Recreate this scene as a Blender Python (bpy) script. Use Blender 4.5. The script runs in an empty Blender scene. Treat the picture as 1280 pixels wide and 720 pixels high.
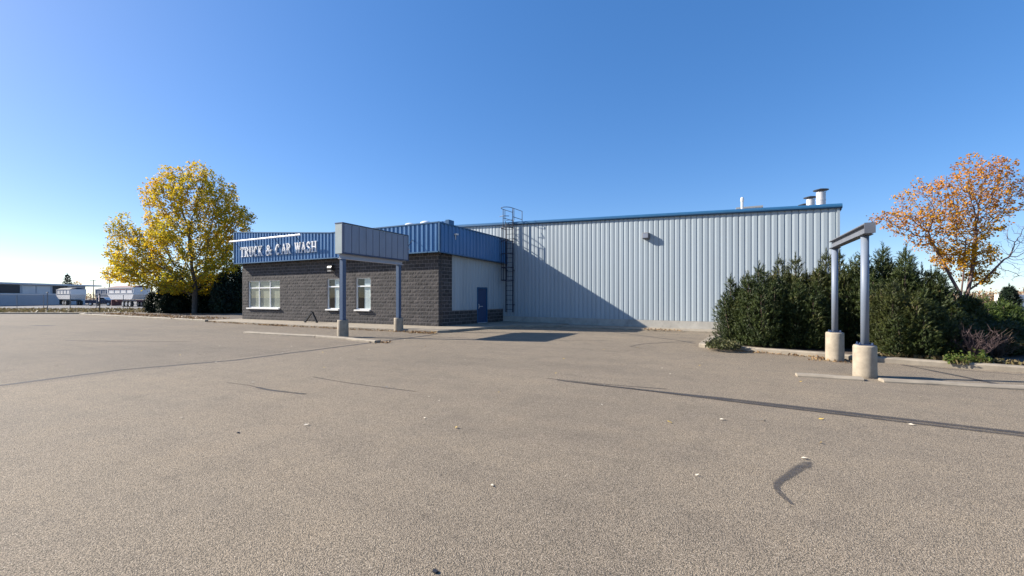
import bpy, math, random
import numpy as np
from mathutils import Vector, Matrix

C = bpy.context.scene.collection
PI = math.pi
TH = math.radians(26.5)
CT, ST = math.cos(TH), math.sin(TH)

# ------------------------------------------------------------------ camera, sky, sun, exposure
cam = bpy.data.cameras.new('camera')
camo = bpy.data.objects.new('camera', cam); C.objects.link(camo)
camo.location = (0, 0, 1.65)
camo.rotation_euler = (PI / 2, 0, TH)
cam.sensor_width = 36.0
cam.lens = 14.625
cam.shift_y = 0.0094
cam.clip_start = 0.05
cam.clip_end = 4000
bpy.context.scene.camera = camo

SUN_EL = math.radians(29.5)
SUN_XY = (-0.962, -0.267)                    # horizontal direction towards the sun
w = bpy.data.worlds.new('World'); bpy.context.scene.world = w
w.use_nodes = True
wn = w.node_tree
bg = wn.nodes['Background']
sky = wn.nodes.new('ShaderNodeTexSky')
sky.sky_type = 'NISHITA'
sky.sun_disc = False
sky.sun_elevation = SUN_EL
sky.sun_rotation = math.atan2(SUN_XY[0], SUN_XY[1])
sky.altitude = 1500
sky.air_density = 0.9
sky.dust_density = 1.0
sky.ozone_density = 3.0
hs = wn.nodes.new('ShaderNodeHueSaturation'); hs.inputs['Saturation'].default_value = 1.62; hs.inputs['Value'].default_value = 1.13; hs.inputs['Hue'].default_value = 0.511
gm = wn.nodes.new('ShaderNodeGamma'); gm.inputs[1].default_value = 0.6
wn.links.new(sky.outputs[0], gm.inputs[0]); wn.links.new(gm.outputs[0], hs.inputs['Color']); wn.links.new(hs.outputs[0], bg.inputs[0])
bg.inputs[1].default_value = 0.145

sl = bpy.data.lights.new('sun', 'SUN'); sl.energy = 5.0; sl.angle = math.radians(0.5); sl.color = (1.0, 0.93, 0.82)
so = bpy.data.objects.new('sun', sl); C.objects.link(so)
so.rotation_euler = Vector((SUN_XY[0] * math.cos(SUN_EL), SUN_XY[1] * math.cos(SUN_EL), math.sin(SUN_EL))).to_track_quat('Z', 'Y').to_euler()
so.location = (-30, -10, 30)
vs = bpy.context.scene.view_settings
vs.view_transform = 'Standard'; vs.look = 'None'; vs.exposure = 1.15; vs.gamma = 1.0; vs.use_curve_mapping = False

# ------------------------------------------------------------------ materials
def nt(name):
    m = bpy.data.materials.new(name); m.use_nodes = True
    t = m.node_tree
    return m, t, t.nodes['Principled BSDF']

def nod(t, kind, **kw):
    n = t.nodes.new(kind)
    for k, v in kw.items():
        setattr(n, k, v)
    return n

def ramp(t, fac, stops):
    r = t.nodes.new('ShaderNodeValToRGB')
    el = r.color_ramp.elements
    while len(el) < len(stops):
        el.new(0.5)
    for e, (p, c) in zip(el, stops):
        e.position = p; e.color = (c[0], c[1], c[2], 1)
    t.links.new(fac, r.inputs[0])
    return r.outputs[0]

def noise(t, scale, detail=4, rough=0.6, coord='Object', stretch=None):
    tc = t.nodes.new('ShaderNodeTexCoord')
    n = t.nodes.new('ShaderNodeTexNoise')
    n.inputs['Scale'].default_value = scale
    n.inputs['Detail'].default_value = detail
    n.inputs['Roughness'].default_value = rough
    src = tc.outputs[coord]
    if stretch:
        mp = t.nodes.new('ShaderNodeMapping'); mp.inputs['Scale'].default_value = stretch
        t.links.new(src, mp.inputs[0]); src = mp.outputs[0]
    t.links.new(src, n.inputs['Vector'])
    return n.outputs[0]

def mixc(t, fac, a, b, blend='MIX'):
    m = t.nodes.new('ShaderNodeMix'); m.data_type = 'RGBA'; m.blend_type = blend
    for s, v in ((0, fac), (6, a), (7, b)):
        if isinstance(v, (int, float)):
            m.inputs[s].default_value = v
        elif isinstance(v, tuple):
            m.inputs[s].default_value = (v[0], v[1], v[2], 1)
        else:
            t.links.new(v, m.inputs[s])
    return m.outputs[2]

def bump(t, b, height, strength, dist):
    n = t.nodes.new('ShaderNodeBump'); n.inputs['Strength'].default_value = strength; n.inputs['Distance'].default_value = dist
    t.links.new(height, n.inputs['Height']); t.links.new(n.outputs[0], b.inputs['Normal'])

def simple(name, col, rough=0.6, metal=0.0, var=0.18, scale=6.0, stretch=None, bmp=0.0, bscale=40, dirt=None, dscale=1.2):
    m, t, b = nt(name)
    a = tuple(c * (1 - var) for c in col); c2 = tuple(min(1, c * (1 + var)) for c in col)
    base = ramp(t, noise(t, scale, 5, 0.65, stretch=stretch), [(0.3, a), (0.7, c2)])
    if dirt:
        f = ramp(t, noise(t, dscale, 6, 0.7, stretch=stretch), [(0.5, (0, 0, 0)), (0.75, (0.6, 0.6, 0.6))])
        base = mixc(t, f, base, dirt)
    t.links.new(base, b.inputs['Base Color'])
    b.inputs['Roughness'].default_value = rough
    b.inputs['Metallic'].default_value = metal
    if bmp:
        bump(t, b, noise(t, bscale, 3), bmp, 0.01)
    return m

def asphalt_mat():
    m, t, b = nt('weathered_asphalt')
    tc = t.nodes.new('ShaderNodeTexCoord')
    v = t.nodes.new('ShaderNodeTexVoronoi'); v.inputs['Scale'].default_value = 128; v.inputs['Randomness'].default_value = 1
    t.links.new(tc.outputs['Object'], v.inputs['Vector'])
    v2 = t.nodes.new('ShaderNodeTexVoronoi'); v2.inputs['Scale'].default_value = 170
    t.links.new(tc.outputs['Object'], v2.inputs['Vector'])
    sep = t.nodes.new('ShaderNodeSeparateColor'); t.links.new(v.outputs['Color'], sep.inputs[0])
    stone = ramp(t, sep.outputs[0], [(0.0, (0.17, 0.137, 0.10)), (0.2, (0.34, 0.272, 0.195)), (0.8, (0.42, 0.336, 0.242)), (0.96, (0.52, 0.425, 0.312)), (1.0, (0.66, 0.56, 0.44))])
    gap = ramp(t, v.outputs['Distance'], [(0.35, (0, 0, 0)), (0.72, (1, 1, 1))])
    c = mixc(t, gap, stone, (0.135, 0.112, 0.082))
    fine = ramp(t, v2.outputs['Distance'], [(0.1, (1.1, 1.1, 1.1)), (0.7, (0.72, 0.72, 0.72))])
    c = mixc(t, 0.6, c, fine, 'MULTIPLY')
    big = ramp(t, noise(t, 0.16, 6, 0.62), [(0.3, (0.84, 0.845, 0.86)), (0.5, (1, 1, 1)), (0.72, (1.10, 1.08, 1.05))])
    c = mixc(t, 1.0, c, big, 'MULTIPLY')
    med = ramp(t, noise(t, 1.7, 7, 0.7), [(0.28, (0.84, 0.84, 0.85)), (0.5, (1, 1, 1)), (0.75, (1.08, 1.06, 1.03))])
    c = mixc(t, 1.0, c, med, 'MULTIPLY')
    spots = ramp(t, noise(t, 0.55, 5, 0.75), [(0.0, (0.70, 0.70, 0.71)), (0.335, (0.78, 0.78, 0.79)), (0.385, (1, 1, 1)), (1.0, (1, 1, 1))])
    c = mixc(t, 0.8, c, spots, 'MULTIPLY')
    # grain shade seen towards the sun, painted in left of the long seam
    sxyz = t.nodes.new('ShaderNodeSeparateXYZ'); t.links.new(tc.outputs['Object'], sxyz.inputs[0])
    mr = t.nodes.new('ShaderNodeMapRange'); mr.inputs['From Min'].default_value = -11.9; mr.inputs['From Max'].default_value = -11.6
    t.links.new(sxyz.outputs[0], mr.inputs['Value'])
    sunward_shade = ramp(t, mr.outputs[0], [(0.0, (0.80, 0.805, 0.83)), (1.0, (0.95, 0.95, 0.95))])
    c = mixc(t, 1.0, c, sunward_shade, 'MULTIPLY')
    drag = ramp(t, noise(t, 0.9, 5, 0.7, stretch=(0.12, 1.0, 1)), [(0.35, (0.93, 0.93, 0.935)), (0.5, (1, 1, 1)), (0.68, (1.05, 1.045, 1.03))])
    c = mixc(t, 1.0, c, drag, 'MULTIPLY')
    t.links.new(c, b.inputs['Base Color'])
    b.inputs['Roughness'].default_value = 0.88
    b.inputs['Specular IOR Level'].default_value = 0.3
    inv = t.nodes.new('ShaderNodeMath'); inv.operation = 'SUBTRACT'; inv.inputs[0].default_value = 1.0
    t.links.new(v.outputs['Distance'], inv.inputs[1])
    bump(t, b, inv.outputs[0], 0.6, 0.009)
    return m

def mark_mat(name, col, dens, nscale=(3, 14)):
    """worn marking or stain: UV v runs across the strip, u along it"""
    m, t, b = nt(name)
    uv = t.nodes.new('ShaderNodeUVMap')
    sx = t.nodes.new('ShaderNodeSeparateXYZ'); t.links.new(uv.outputs[0], sx.inputs[0])
    edge = ramp(t, sx.outputs[1], [(0.0, (0, 0, 0)), (0.22, (1, 1, 1)), (0.78, (1, 1, 1)), (1.0, (0, 0, 0))])
    ends = ramp(t, sx.outputs[0], [(0.0, (0, 0, 0)), (0.06, (1, 1, 1)), (0.94, (1, 1, 1)), (1.0, (0, 0, 0))])
    n1 = ramp(t, noise(t, nscale[0], 6, 0.7), [(0.28, (0.35, 0.35, 0.35)), (0.56, (1, 1, 1))])
    n2 = ramp(t, noise(t, 55, 2, 0.6), [(0.36, (0.5, 0.5, 0.5)), (0.56, (1, 1, 1))])
    f = mixc(t, 1.0, edge, ends, 'MULTIPLY'); f = mixc(t, 1.0, f, n1, 'MULTIPLY'); f = mixc(t, 1.0, f, n2, 'MULTIPLY')
    mu = t.nodes.new('ShaderNodeMath'); mu.operation = 'MULTIPLY'; mu.inputs[1].default_value = dens
    t.links.new(f, mu.inputs[0])
    b.inputs['Base Color'].default_value = (*col, 1); b.inputs['Roughness'].default_value = 0.8
    t.links.new(mu.outputs[0], b.inputs['Alpha'])
    return m

def leaf_mat(name, stops, clump=0.5, trans=0.4, rough=0.55):
    m = bpy.data.materials.new(name); m.use_nodes = True; t = m.node_tree
    out = t.nodes['Material Output']; b = t.nodes['Principled BSDF']
    g = t.nodes.new('ShaderNodeNewGeometry')
    ns = noise(t, clump, 3, 0.6)
    add = t.nodes.new('ShaderNodeMath'); add.operation = 'MULTIPLY_ADD'
    t.links.new(g.outputs['Random Per Island'], add.inputs[0]); add.inputs[1].default_value = 0.55
    sc = t.nodes.new('ShaderNodeMath'); sc.operation = 'MULTIPLY_ADD'; sc.inputs[1].default_value = 1.5; sc.inputs[2].default_value = -0.52
    t.links.new(ns, sc.inputs[0]); t.links.new(sc.outputs[0], add.inputs[2])
    col = ramp(t, add.outputs[0], stops)
    t.links.new(col, b.inputs['Base Color']); b.inputs['Roughness'].default_value = rough
    b.inputs['Specular IOR Level'].default_value = 0.25
    tr = t.nodes.new('ShaderNodeBsdfTranslucent'); t.links.new(col, tr.inputs[0])
    mx = t.nodes.new('ShaderNodeMixShader'); mx.inputs[0].default_value = trans
    t.links.new(b.outputs[0], mx.inputs[1]); t.links.new(tr.outputs[0], mx.inputs[2])
    t.links.new(mx.outputs[0], out.inputs[0])
    return m

M = {}
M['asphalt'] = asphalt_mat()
M['dry_ground'] = simple('dry_ground', (0.13, 0.10, 0.062), 0.95, var=0.35, scale=0.7, bmp=0.6, bscale=9)
M['gravel'] = simple('gravel_yard', (0.15, 0.142, 0.138), 0.95, var=0.25, scale=0.9, bmp=0.6, bscale=16)
M['soil'] = simple('bed_soil', (0.085, 0.062, 0.045), 0.95, var=0.45, scale=9, bmp=0.9, bscale=30)
M['concrete'] = simple('concrete', (0.265, 0.225, 0.172), 0.85, var=0.22, scale=3.0, bmp=0.25, bscale=60, dirt=(0.18, 0.155, 0.13), dscale=1.6)
M['pier_concrete'] = simple('pier_concrete', (0.31, 0.26, 0.195), 0.85, var=0.2, scale=5, bmp=0.35, bscale=45, dirt=(0.15, 0.125, 0.095), dscale=3.5)
M['footing'] = simple('footing_concrete', (0.36, 0.345, 0.31), 0.85, var=0.2, scale=1.6, bmp=0.3, bscale=40, dirt=(0.17, 0.165, 0.15), dscale=1.8)
M['siding'] = simple('pale_siding_paint', (0.315, 0.363, 0.395), 0.42, 0.0, var=0.07, scale=1.6, stretch=(1, 1, 0.06), dirt=(0.265, 0.29, 0.30), dscale=2.2)
M['blue_metal'] = simple('blue_siding_paint', (0.045, 0.15, 0.32), 0.38, 0.0, var=0.10, scale=1.5, stretch=(1, 1, 0.2), dirt=(0.07, 0.19, 0.40), dscale=1.5)
M['blue_trim'] = simple('blue_trim_paint', (0.02, 0.09, 0.19), 0.4, 0.0, var=0.08, scale=2)
M['door_blue'] = simple('door_paint', (0.028, 0.055, 0.125), 0.45, var=0.08, scale=3)
M['block'] = simple('split_face_block', (0.048, 0.0435, 0.043), 0.92, var=0.4, scale=14, bmp=0.5, bscale=70)
_t = M['block'].node_tree; _b = _t.nodes['Principled BSDF']; _l = _b.inputs['Base Color'].links[0].from_socket
_g = _t.nodes.new('ShaderNodeNewGeometry')
_v = ramp(_t, _g.outputs['Random Per Island'], [(0.0, (0.72, 0.71, 0.71)), (0.5, (1, 1, 1)), (1.0, (1.45, 1.40, 1.36))])
_t.links.new(mixc(_t, 1.0, _l, _v, 'MULTIPLY'), _b.inputs['Base Color'])
M['mortar'] = simple('mortar', (0.235, 0.21, 0.195), 0.95, var=0.15, scale=12)
M['white_frame'] = simple('white_frame_paint', (0.80, 0.80, 0.79), 0.4, var=0.03, scale=5)
M['sill'] = simple('sill_concrete', (0.74, 0.72, 0.68), 0.7, var=0.06, scale=8)
M['white_letter'] = simple('white_letter_paint', (0.82, 0.81, 0.80), 0.35, var=0.03, scale=6)
M['sign_panel'] = simple('sign_panel_paint', (0.215, 0.24, 0.295), 0.42, var=0.06, scale=1.4, stretch=(1, 1, 0.2), dirt=(0.16, 0.17, 0.19), dscale=2)
M['sign_end'] = simple('sign_end_metal', (0.33, 0.38, 0.37), 0.4, var=0.08, scale=3)
M['sign_trim'] = simple('sign_trim_paint', (0.03, 0.05, 0.11), 0.4, var=0.1, scale=3)
M['post_paint'] = simple('post_paint', (0.15, 0.18, 0.235), 0.52, var=0.10, scale=3, stretch=(1, 1, 0.3), dirt=(0.22, 0.22, 0.23), dscale=2.6)
M['post_blue'] = simple('dark_post_paint', (0.05, 0.085, 0.155), 0.4, var=0.10, scale=3, stretch=(1, 1, 0.3))
M['beam_paint'] = simple('beam_paint', (0.13, 0.14, 0.165), 0.45, var=0.12, scale=4, dirt=(0.13, 0.12, 0.12), dscale=3)
M['beam_skylit'] = simple('skylit_beam_paint', (0.40, 0.41, 0.46), 0.5, var=0.08, scale=4)  # sky light on the beam web is put into this pale tone
M['black_metal'] = simple('black_steel', (0.018, 0.019, 0.024), 0.5, var=0.2, scale=6)
M['dark_blue_steel'] = simple('ladder_steel', (0.012, 0.016, 0.035), 0.45, var=0.2, scale=6)
M['galv'] = simple('galvanised_steel', (0.55, 0.53, 0.52), 0.45, 0.35, var=0.12, scale=4)
M['dark_cap'] = simple('dark_cap', (0.06, 0.062, 0.07), 0.5, var=0.2, scale=6)
M['bronze'] = simple('bronze_fixture', (0.035, 0.03, 0.028), 0.45, var=0.2, scale=8)
M['grey_fixture'] = simple('grey_fixture', (0.16, 0.15, 0.145), 0.5, var=0.1, scale=8)
M['lens'] = simple('pale_lens', (0.72, 0.70, 0.66), 0.3, var=0.04, scale=8)
M['roof'] = simple('roof_membrane', (0.30, 0.31, 0.32), 0.8, var=0.1, scale=1)
M['dome'] = simple('dome_acrylic', (0.80, 0.81, 0.82), 0.3, var=0.03, scale=3)
M['inside'] = simple('dark_interior', (0.03, 0.032, 0.035), 0.9, var=0.2, scale=1)
M['blind'] = simple('beige_blind', (0.42, 0.42, 0.34), 0.8, var=0.08, scale=2.0, stretch=(1, 1, 0.1))
M['white_blind'] = simple('white_blind', (0.70, 0.74, 0.73), 0.75, var=0.05, scale=2.0, stretch=(1, 1, 0.1))
M['bark'] = simple('grey_bark', (0.11, 0.092, 0.078), 0.9, var=0.35, scale=9, stretch=(1, 1, 0.25), bmp=0.7, bscale=24)
M['pink_bark'] = simple('pinkish_bark', (0.17, 0.115, 0.10), 0.85, var=0.3, scale=9, stretch=(1, 1, 0.25), bmp=0.6, bscale=24)
M['pine_wood'] = simple('pine_wood', (0.085, 0.058, 0.042), 0.9, var=0.3, scale=9)
M['twig_purple'] = simple('purple_twigs', (0.07, 0.045, 0.045), 0.85, var=0.3, scale=9)
M['bare_wood'] = simple('bare_branches', (0.20, 0.165, 0.14), 0.9, var=0.25, scale=4)
M['pole_wood'] = simple('pole_wood', (0.085, 0.07, 0.06), 0.9, var=0.25, scale=3, stretch=(1, 1, 0.1))
M['yellow_leaf'] = leaf_mat('yellow_green_leaves', [(0.0, (0.16, 0.185, 0.028)), (0.25, (0.33, 0.31, 0.030)), (0.5, (0.54, 0.41, 0.024)), (0.78, (0.68, 0.44, 0.018)), (1.0, (0.64, 0.32, 0.03))], clump=0.33, trans=0.5)
M['orange_leaf'] = leaf_mat('orange_leaves', [(0.0, (0.40, 0.16, 0.06)), (0.3, (0.52, 0.205, 0.03)), (0.55, (0.57, 0.255, 0.022)), (1.0, (0.66, 0.37, 0.012))], clump=0.5, trans=0.4)
M['gold_tree_leaf'] = leaf_mat('golden_leaves', [(0.0, (0.44, 0.19, 0.02)), (0.4, (0.56, 0.29, 0.012)), (1.0, (0.62, 0.38, 0.012))], clump=0.5, trans=0.45)
M['needle'] = leaf_mat('pine_needles', [(0.0, (0.011, 0.019, 0.006)), (0.45, (0.031, 0.047, 0.012)), (0.85, (0.072, 0.086, 0.021)), (1.0, (0.13, 0.105, 0.036))], clump=1.3, trans=0.12)
M['olive_needle'] = leaf_mat('olive_pine_needles', [(0.0, (0.013, 0.019, 0.006)), (0.45, (0.038, 0.048, 0.012)), (0.85, (0.082, 0.088, 0.022)), (1.0, (0.15, 0.10, 0.042))], clump=1.6, trans=0.12)
M['juniper'] = leaf_mat('juniper_needles', [(0.0, (0.030, 0.052, 0.014)), (0.5, (0.06, 0.095, 0.020)), (1.0, (0.125, 0.155, 0.032))], clump=1.3, trans=0.2)
M['spruce_needle'] = leaf_mat('dark_spruce_needles', [(0.0, (0.006, 0.012, 0.009)), (0.5, (0.014, 0.026, 0.015)), (1.0, (0.03, 0.052, 0.022))], clump=0.8, trans=0.1)
M['weed'] = leaf_mat('weed_leaves', [(0.0, (0.045, 0.085, 0.014)), (0.6, (0.095, 0.13, 0.026)), (1.0, (0.22, 0.17, 0.07))], clump=3, trans=0.35)
M['dull_weed'] = leaf_mat('dull_weed_leaves', [(0.0, (0.035, 0.045, 0.014)), (0.6, (0.075, 0.08, 0.03)), (1.0, (0.15, 0.125, 0.06))], clump=3, trans=0.2)
M['straw'] = leaf_mat('dry_grass_blades', [(0.0, (0.10, 0.075, 0.038)), (0.6, (0.18, 0.14, 0.07)), (1.0, (0.11, 0.11, 0.04))], clump=0.7, trans=0.3)
M['litter'] = leaf_mat('leaf_litter', [(0.0, (0.13, 0.075, 0.04)), (0.5, (0.25, 0.15, 0.075)), (1.0, (0.42, 0.30, 0.15))], clump=2, trans=0.2)
M['pale_leaf'] = simple('pale_dry_leaf', (0.52, 0.46, 0.36), 0.7, var=0.2, scale=20)
M['gold_leaf'] = simple('golden_dry_leaf', (0.50, 0.34, 0.07), 0.7, var=0.2, scale=20)
M['tyre_mark'] = mark_mat('tyre_rubber', (0.045, 0.041, 0.041), 1.05, (1.6, 14))
M['faint_mark'] = mark_mat('faint_rubber', (0.05, 0.045, 0.045), 1.0, (1.6, 14))
M['crack'] = mark_mat('crack_sealer', (0.035, 0.032, 0.034), 1.7, (1.2, 10))
M['patch'] = mark_mat('oil_patch', (0.06, 0.055, 0.054), 0.8, (7, 10))
M['white_trailer'] = simple('white_trailer_paint', (0.72, 0.70, 0.68), 0.4, var=0.06, scale=1.5, dirt=(0.5, 0.46, 0.42), dscale=0.7)
M['grey_trailer'] = simple('grey_trailer_paint', (0.20, 0.215, 0.25), 0.45, var=0.08, scale=1.5)
M['maroon'] = simple('maroon_tarp', (0.13, 0.04, 0.05), 0.7, var=0.15, scale=2)
M['dark_tarp'] = simple('dark_tarp', (0.03, 0.032, 0.04), 0.7, var=0.15, scale=2)
M['chassis'] = simple('chassis_black', (0.02, 0.02, 0.024), 0.6, var=0.2, scale=3)
M['tyre'] = simple('tyre_rubber_black', (0.015, 0.015, 0.016), 0.85, var=0.2, scale=8)
M['rim'] = simple('pale_wheel_rim', (0.62, 0.61, 0.60), 0.35, 0.3, var=0.08, scale=4)
M['navy_paint'] = simple('navy_car_paint', (0.02, 0.028, 0.06), 0.25, var=0.1, scale=2)
M['car_glass'] = simple('dark_car_glass', (0.02, 0.024, 0.03), 0.08, var=0.1, scale=2)
M['far_wall'] = simple('far_wall_metal', (0.40, 0.43, 0.47), 0.6, var=0.06, scale=0.5, stretch=(1, 1, 0.2))
M['far_dark'] = simple('far_dark_panel', (0.02, 0.025, 0.035), 0.5, var=0.12, scale=0.6)
M['far_white'] = simple('far_white_wall', (0.60, 0.61, 0.62), 0.6, var=0.06, scale=0.4)
M['red_print'] = simple('red_print', (0.50, 0.03, 0.04), 0.5, var=0.05, scale=4)
M['wire'] = simple('fence_wire', (0.22, 0.22, 0.22), 0.6, 0.2, var=0.1, scale=3)
M['rust_brush'] = leaf_mat('russet_twigs', [(0.0, (0.20, 0.12, 0.07)), (0.6, (0.30, 0.19, 0.11)), (1.0, (0.36, 0.26, 0.15))], clump=0.6, trans=0.2)

def glass_mat():
    m = bpy.data.materials.new('window_glass'); m.use_nodes = True; t = m.node_tree
    out = t.nodes['Material Output']; t.nodes.remove(t.nodes['Principled BSDF'])
    tr = t.nodes.new('ShaderNodeBsdfTransparent'); tr.inputs[0].default_value = (0.86, 0.90, 0.90, 1)
    gl = t.nodes.new('ShaderNodeBsdfGlossy'); gl.inputs['Roughness'].default_value = 0.015
    lw = t.nodes.new('ShaderNodeLayerWeight'); lw.inputs[0].default_value = 0.5
    pw = t.nodes.new('ShaderNodeMath'); pw.operation = 'POWER'; pw.inputs[1].default_value = 3.5
    t.links.new(lw.outputs['Facing'], pw.inputs[0])
    fr = t.nodes.new('ShaderNodeMath'); fr.operation = 'MULTIPLY_ADD'; fr.inputs[1].default_value = 0.7; fr.inputs[2].default_value = 0.06
    t.links.new(pw.outputs[0], fr.inputs[0])
    mx = t.nodes.new('ShaderNodeMixShader')
    t.links.new(fr.outputs[0], mx.inputs[0]); t.links.new(tr.outputs[0], mx.inputs[1]); t.links.new(gl.outputs[0], mx.inputs[2])
    t.links.new(mx.outputs[0], out.inputs[0])
    return m
M['glass'] = glass_mat()

# ------------------------------------------------------------------ mesh helpers
class MB:
    def __init__(self):
        self.v = []; self.f = []; self.uv = None
    def quad(self, a, b, c, d):
        n = len(self.v); self.v += [a, b, c, d]; self.f.append((n, n + 1, n + 2, n + 3))
    def poly(self, pts):
        n = len(self.v); self.v += list(pts); self.f.append(tuple(range(n, n + len(pts))))
    def box(self, x0, x1, y0, y1, z0, z1, mat=None):
        p = [(x0, y0, z0), (x1, y0, z0), (x1, y1, z0), (x0, y1, z0), (x0, y0, z1), (x1, y0, z1), (x1, y1, z1), (x0, y1, z1)]
        if mat is not None:
            p = [tuple(mat @ Vector(q)) for q in p]
        n = len(self.v); self.v += p
        for f in ((3, 2, 1, 0), (4, 5, 6, 7), (0, 1, 5, 4), (1, 2, 6, 5), (2, 3, 7, 6), (3, 0, 4, 7)):
            self.f.append(tuple(n + i for i in f))
        return self
    def prism(self, pts, z0, z1):
        """vertical prism over a counter-clockwise plan; z1 may be a list per point"""
        k = len(pts); n = len(self.v)
        z1l = z1 if isinstance(z1, (list, tuple)) else [z1] * k
        self.v += [(x, y, z0) for x, y in pts] + [(x, y, z) for (x, y), z in zip(pts, z1l)]
        self.f.append(tuple(n + i for i in reversed(range(k)))); self.f.append(tuple(n + k + i for i in range(k)))
        for i in range(k):
            j = (i + 1) % k
            self.f.append((n + i, n + j, n + k + j, n + k + i))
        return self
    def extrude(self, prof, axis_pts, cap=True):
        """sweep lists of 3-D profile points: prof is [ring0, ring1, ...]"""
        n = len(self.v); k = len(prof[0])
        for r in prof:
            self.v += [tuple(p) for p in r]
        for a in range(len(prof) - 1):
            for i in range(k):
                j = (i + 1) % k
                self.f.append((n + a * k + i, n + a * k + j, n + (a + 1) * k + j, n + (a + 1) * k + i))
        if cap:
            self.f.append(tuple(n + i for i in reversed(range(k))))
            self.f.append(tuple(n + (len(prof) - 1) * k + i for i in range(k)))
        return self
    def tube(self, pts, r, sides=8, cap=True):
        pts = [Vector(p) for p in pts]
        rs = r if isinstance(r, (list, tuple)) else [r] * len(pts)
        rings = []; prev = None
        for i, p in enumerate(pts):
            d = (pts[min(i + 1, len(pts) - 1)] - pts[max(i - 1, 0)])
            d = d.normalized() if d.length > 1e-9 else Vector((0, 0, 1))
            if prev is None:
                a = d.orthogonal().normalized()
            else:
                a = prev - d * prev.dot(d)
                a = a.normalized() if a.length > 1e-6 else d.orthogonal().normalized()
            prev = a; b = d.cross(a)
            rings.append([p + (a * math.cos(2 * PI * k / sides) + b * math.sin(2 * PI * k / sides)) * rs[i] for k in range(sides)])
        return self.extrude(rings, None, cap)
    def lathe(self, prof, cx=0, cy=0, sides=24, cap=True):
        rings = [[(cx + r * math.cos(2 * PI * k / sides), cy + r * math.sin(2 * PI * k / sides), z) for k in range(sides)] for r, z in prof]
        return self.extrude(rings, None, cap)
    def bar(self, p, q, w, h):
        p = Vector(p); q = Vector(q); d = (q - p).normalized()
        up = Vector((0, 0, 1)) if abs(d.z) < 0.95 else Vector((1, 0, 0))
        s = d.cross(up).normalized(); u = s.cross(d)
        ring = lambda c: [c + s * w / 2 + u * h / 2, c - s * w / 2 + u * h / 2, c - s * w / 2 - u * h / 2, c + s * w / 2 - u * h / 2]
        return self.extrude([ring(p), ring(q)], None)
    def build(self, name, mat, parent=None, smooth=False, bevel=0.0, loc=None):
        me = bpy.data.meshes.new(name)
        me.from_pydata([tuple(p) for p in self.v], [], self.f)
        me.materials.append(M[mat] if isinstance(mat, str) else mat)
        if self.uv is not None:
            l = me.uv_layers.new(name='UVMap')
            l.data.foreach_set('uv', np.array(self.uv, dtype=np.float32).ravel())
        if smooth:
            me.polygons.foreach_set('use_smooth', [True] * len(me.polygons))
        me.update()
        o = bpy.data.objects.new(name, me); C.objects.link(o)
        if bevel:
            b = o.modifiers.new('bevel', 'BEVEL'); b.width = bevel; b.segments = 2; b.limit_method = 'ANGLE'
        if smooth:
            try:
                me.shade_auto_smooth() if hasattr(me, 'shade_auto_smooth') else None
            except Exception:
                pass
        if parent is not None:
            o.parent = parent
        if loc is not None:
            o.location = loc
        return o

def big_mesh(name, verts, faces, mat, parent=None, loc=None):
    """fast mesh from numpy: verts (n,3), faces (m,k)"""
    me = bpy.data.meshes.new(name)
    v = np.asarray(verts, dtype=np.float32); f = np.asarray(faces, dtype=np.int32)
    me.vertices.add(len(v)); me.vertices.foreach_set('co', v.ravel())
    k = f.shape[1]
    me.loops.add(f.size); me.loops.foreach_set('vertex_index', f.ravel())
    me.polygons.add(len(f)); me.polygons.foreach_set('loop_start', np.arange(len(f), dtype=np.int32) * k)
    me.materials.append(M[mat] if isinstance(mat, str) else mat)
    me.update(calc_edges=True); me.validate()
    o = bpy.data.objects.new(name, me); C.objects.link(o)
    if parent is not None: o.parent = parent
    if loc is not None: o.location = loc
    return o

def tag(o, label, cat, group=None, kind=None):
    if label: o['label'] = label
    if cat: o['category'] = cat
    if group: o['group'] = group
    if kind: o['kind'] = kind
    return o

def thing(name, label, cat, loc=(0, 0, 0), rz=0, group=None):
    o = bpy.data.objects.new(name, None); C.objects.link(o)
    o.location = loc; o.rotation_euler = (0, 0, rz); o.empty_display_size = 0.3
    return tag(o, label, cat, group)

def struct(o):
    o['kind'] = 'structure'; return o

def dup(root, loc, rz, label, scale=None):
    r = root.copy(); C.objects.link(r); r.location = loc; r.rotation_euler = (0, 0, rz)
    if scale is not None: r.scale = scale
    r['label'] = label
    for ch in list(root.children):
        c = ch.copy(); C.objects.link(c); c.parent = r
        for g in list(ch.children):
            d = g.copy(); C.objects.link(d); d.parent = c
    return r

def V(right, ahead, z=0.0):
    """survey point: metres to the right of and ahead of the tripod, turned into the building's axes"""
    return (right * CT - ahead * ST, right * ST + ahead * CT, z)

# ------------------------------------------------------------------ ground, lot, kerbs, marks
g = MB(); S = 1800
for i in range(-6, 6):
    for j in range(-6, 6):
        g.quad((i * 300, j * 300, -0.06), (i * 300 + 300, j * 300, -0.06), (i * 300 + 300, j * 300 + 300, -0.06), (i * 300, j * 300 + 300, -0.06))
struct(g.build('ground', 'dry_ground'))

lot = MB()
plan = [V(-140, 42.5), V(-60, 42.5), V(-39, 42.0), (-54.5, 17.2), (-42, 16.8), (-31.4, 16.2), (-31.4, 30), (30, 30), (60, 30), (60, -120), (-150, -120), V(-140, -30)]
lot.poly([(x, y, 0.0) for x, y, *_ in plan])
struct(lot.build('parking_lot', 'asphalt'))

# gravel yard behind the road verge
gy = MB(); gy.poly([V(-190, 60, -0.03), V(-40, 58, -0.03), V(-34, 170, -0.03), V(-190, 170, -0.03)])
struct(gy.build('gravel_yard', 'gravel'))
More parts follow.
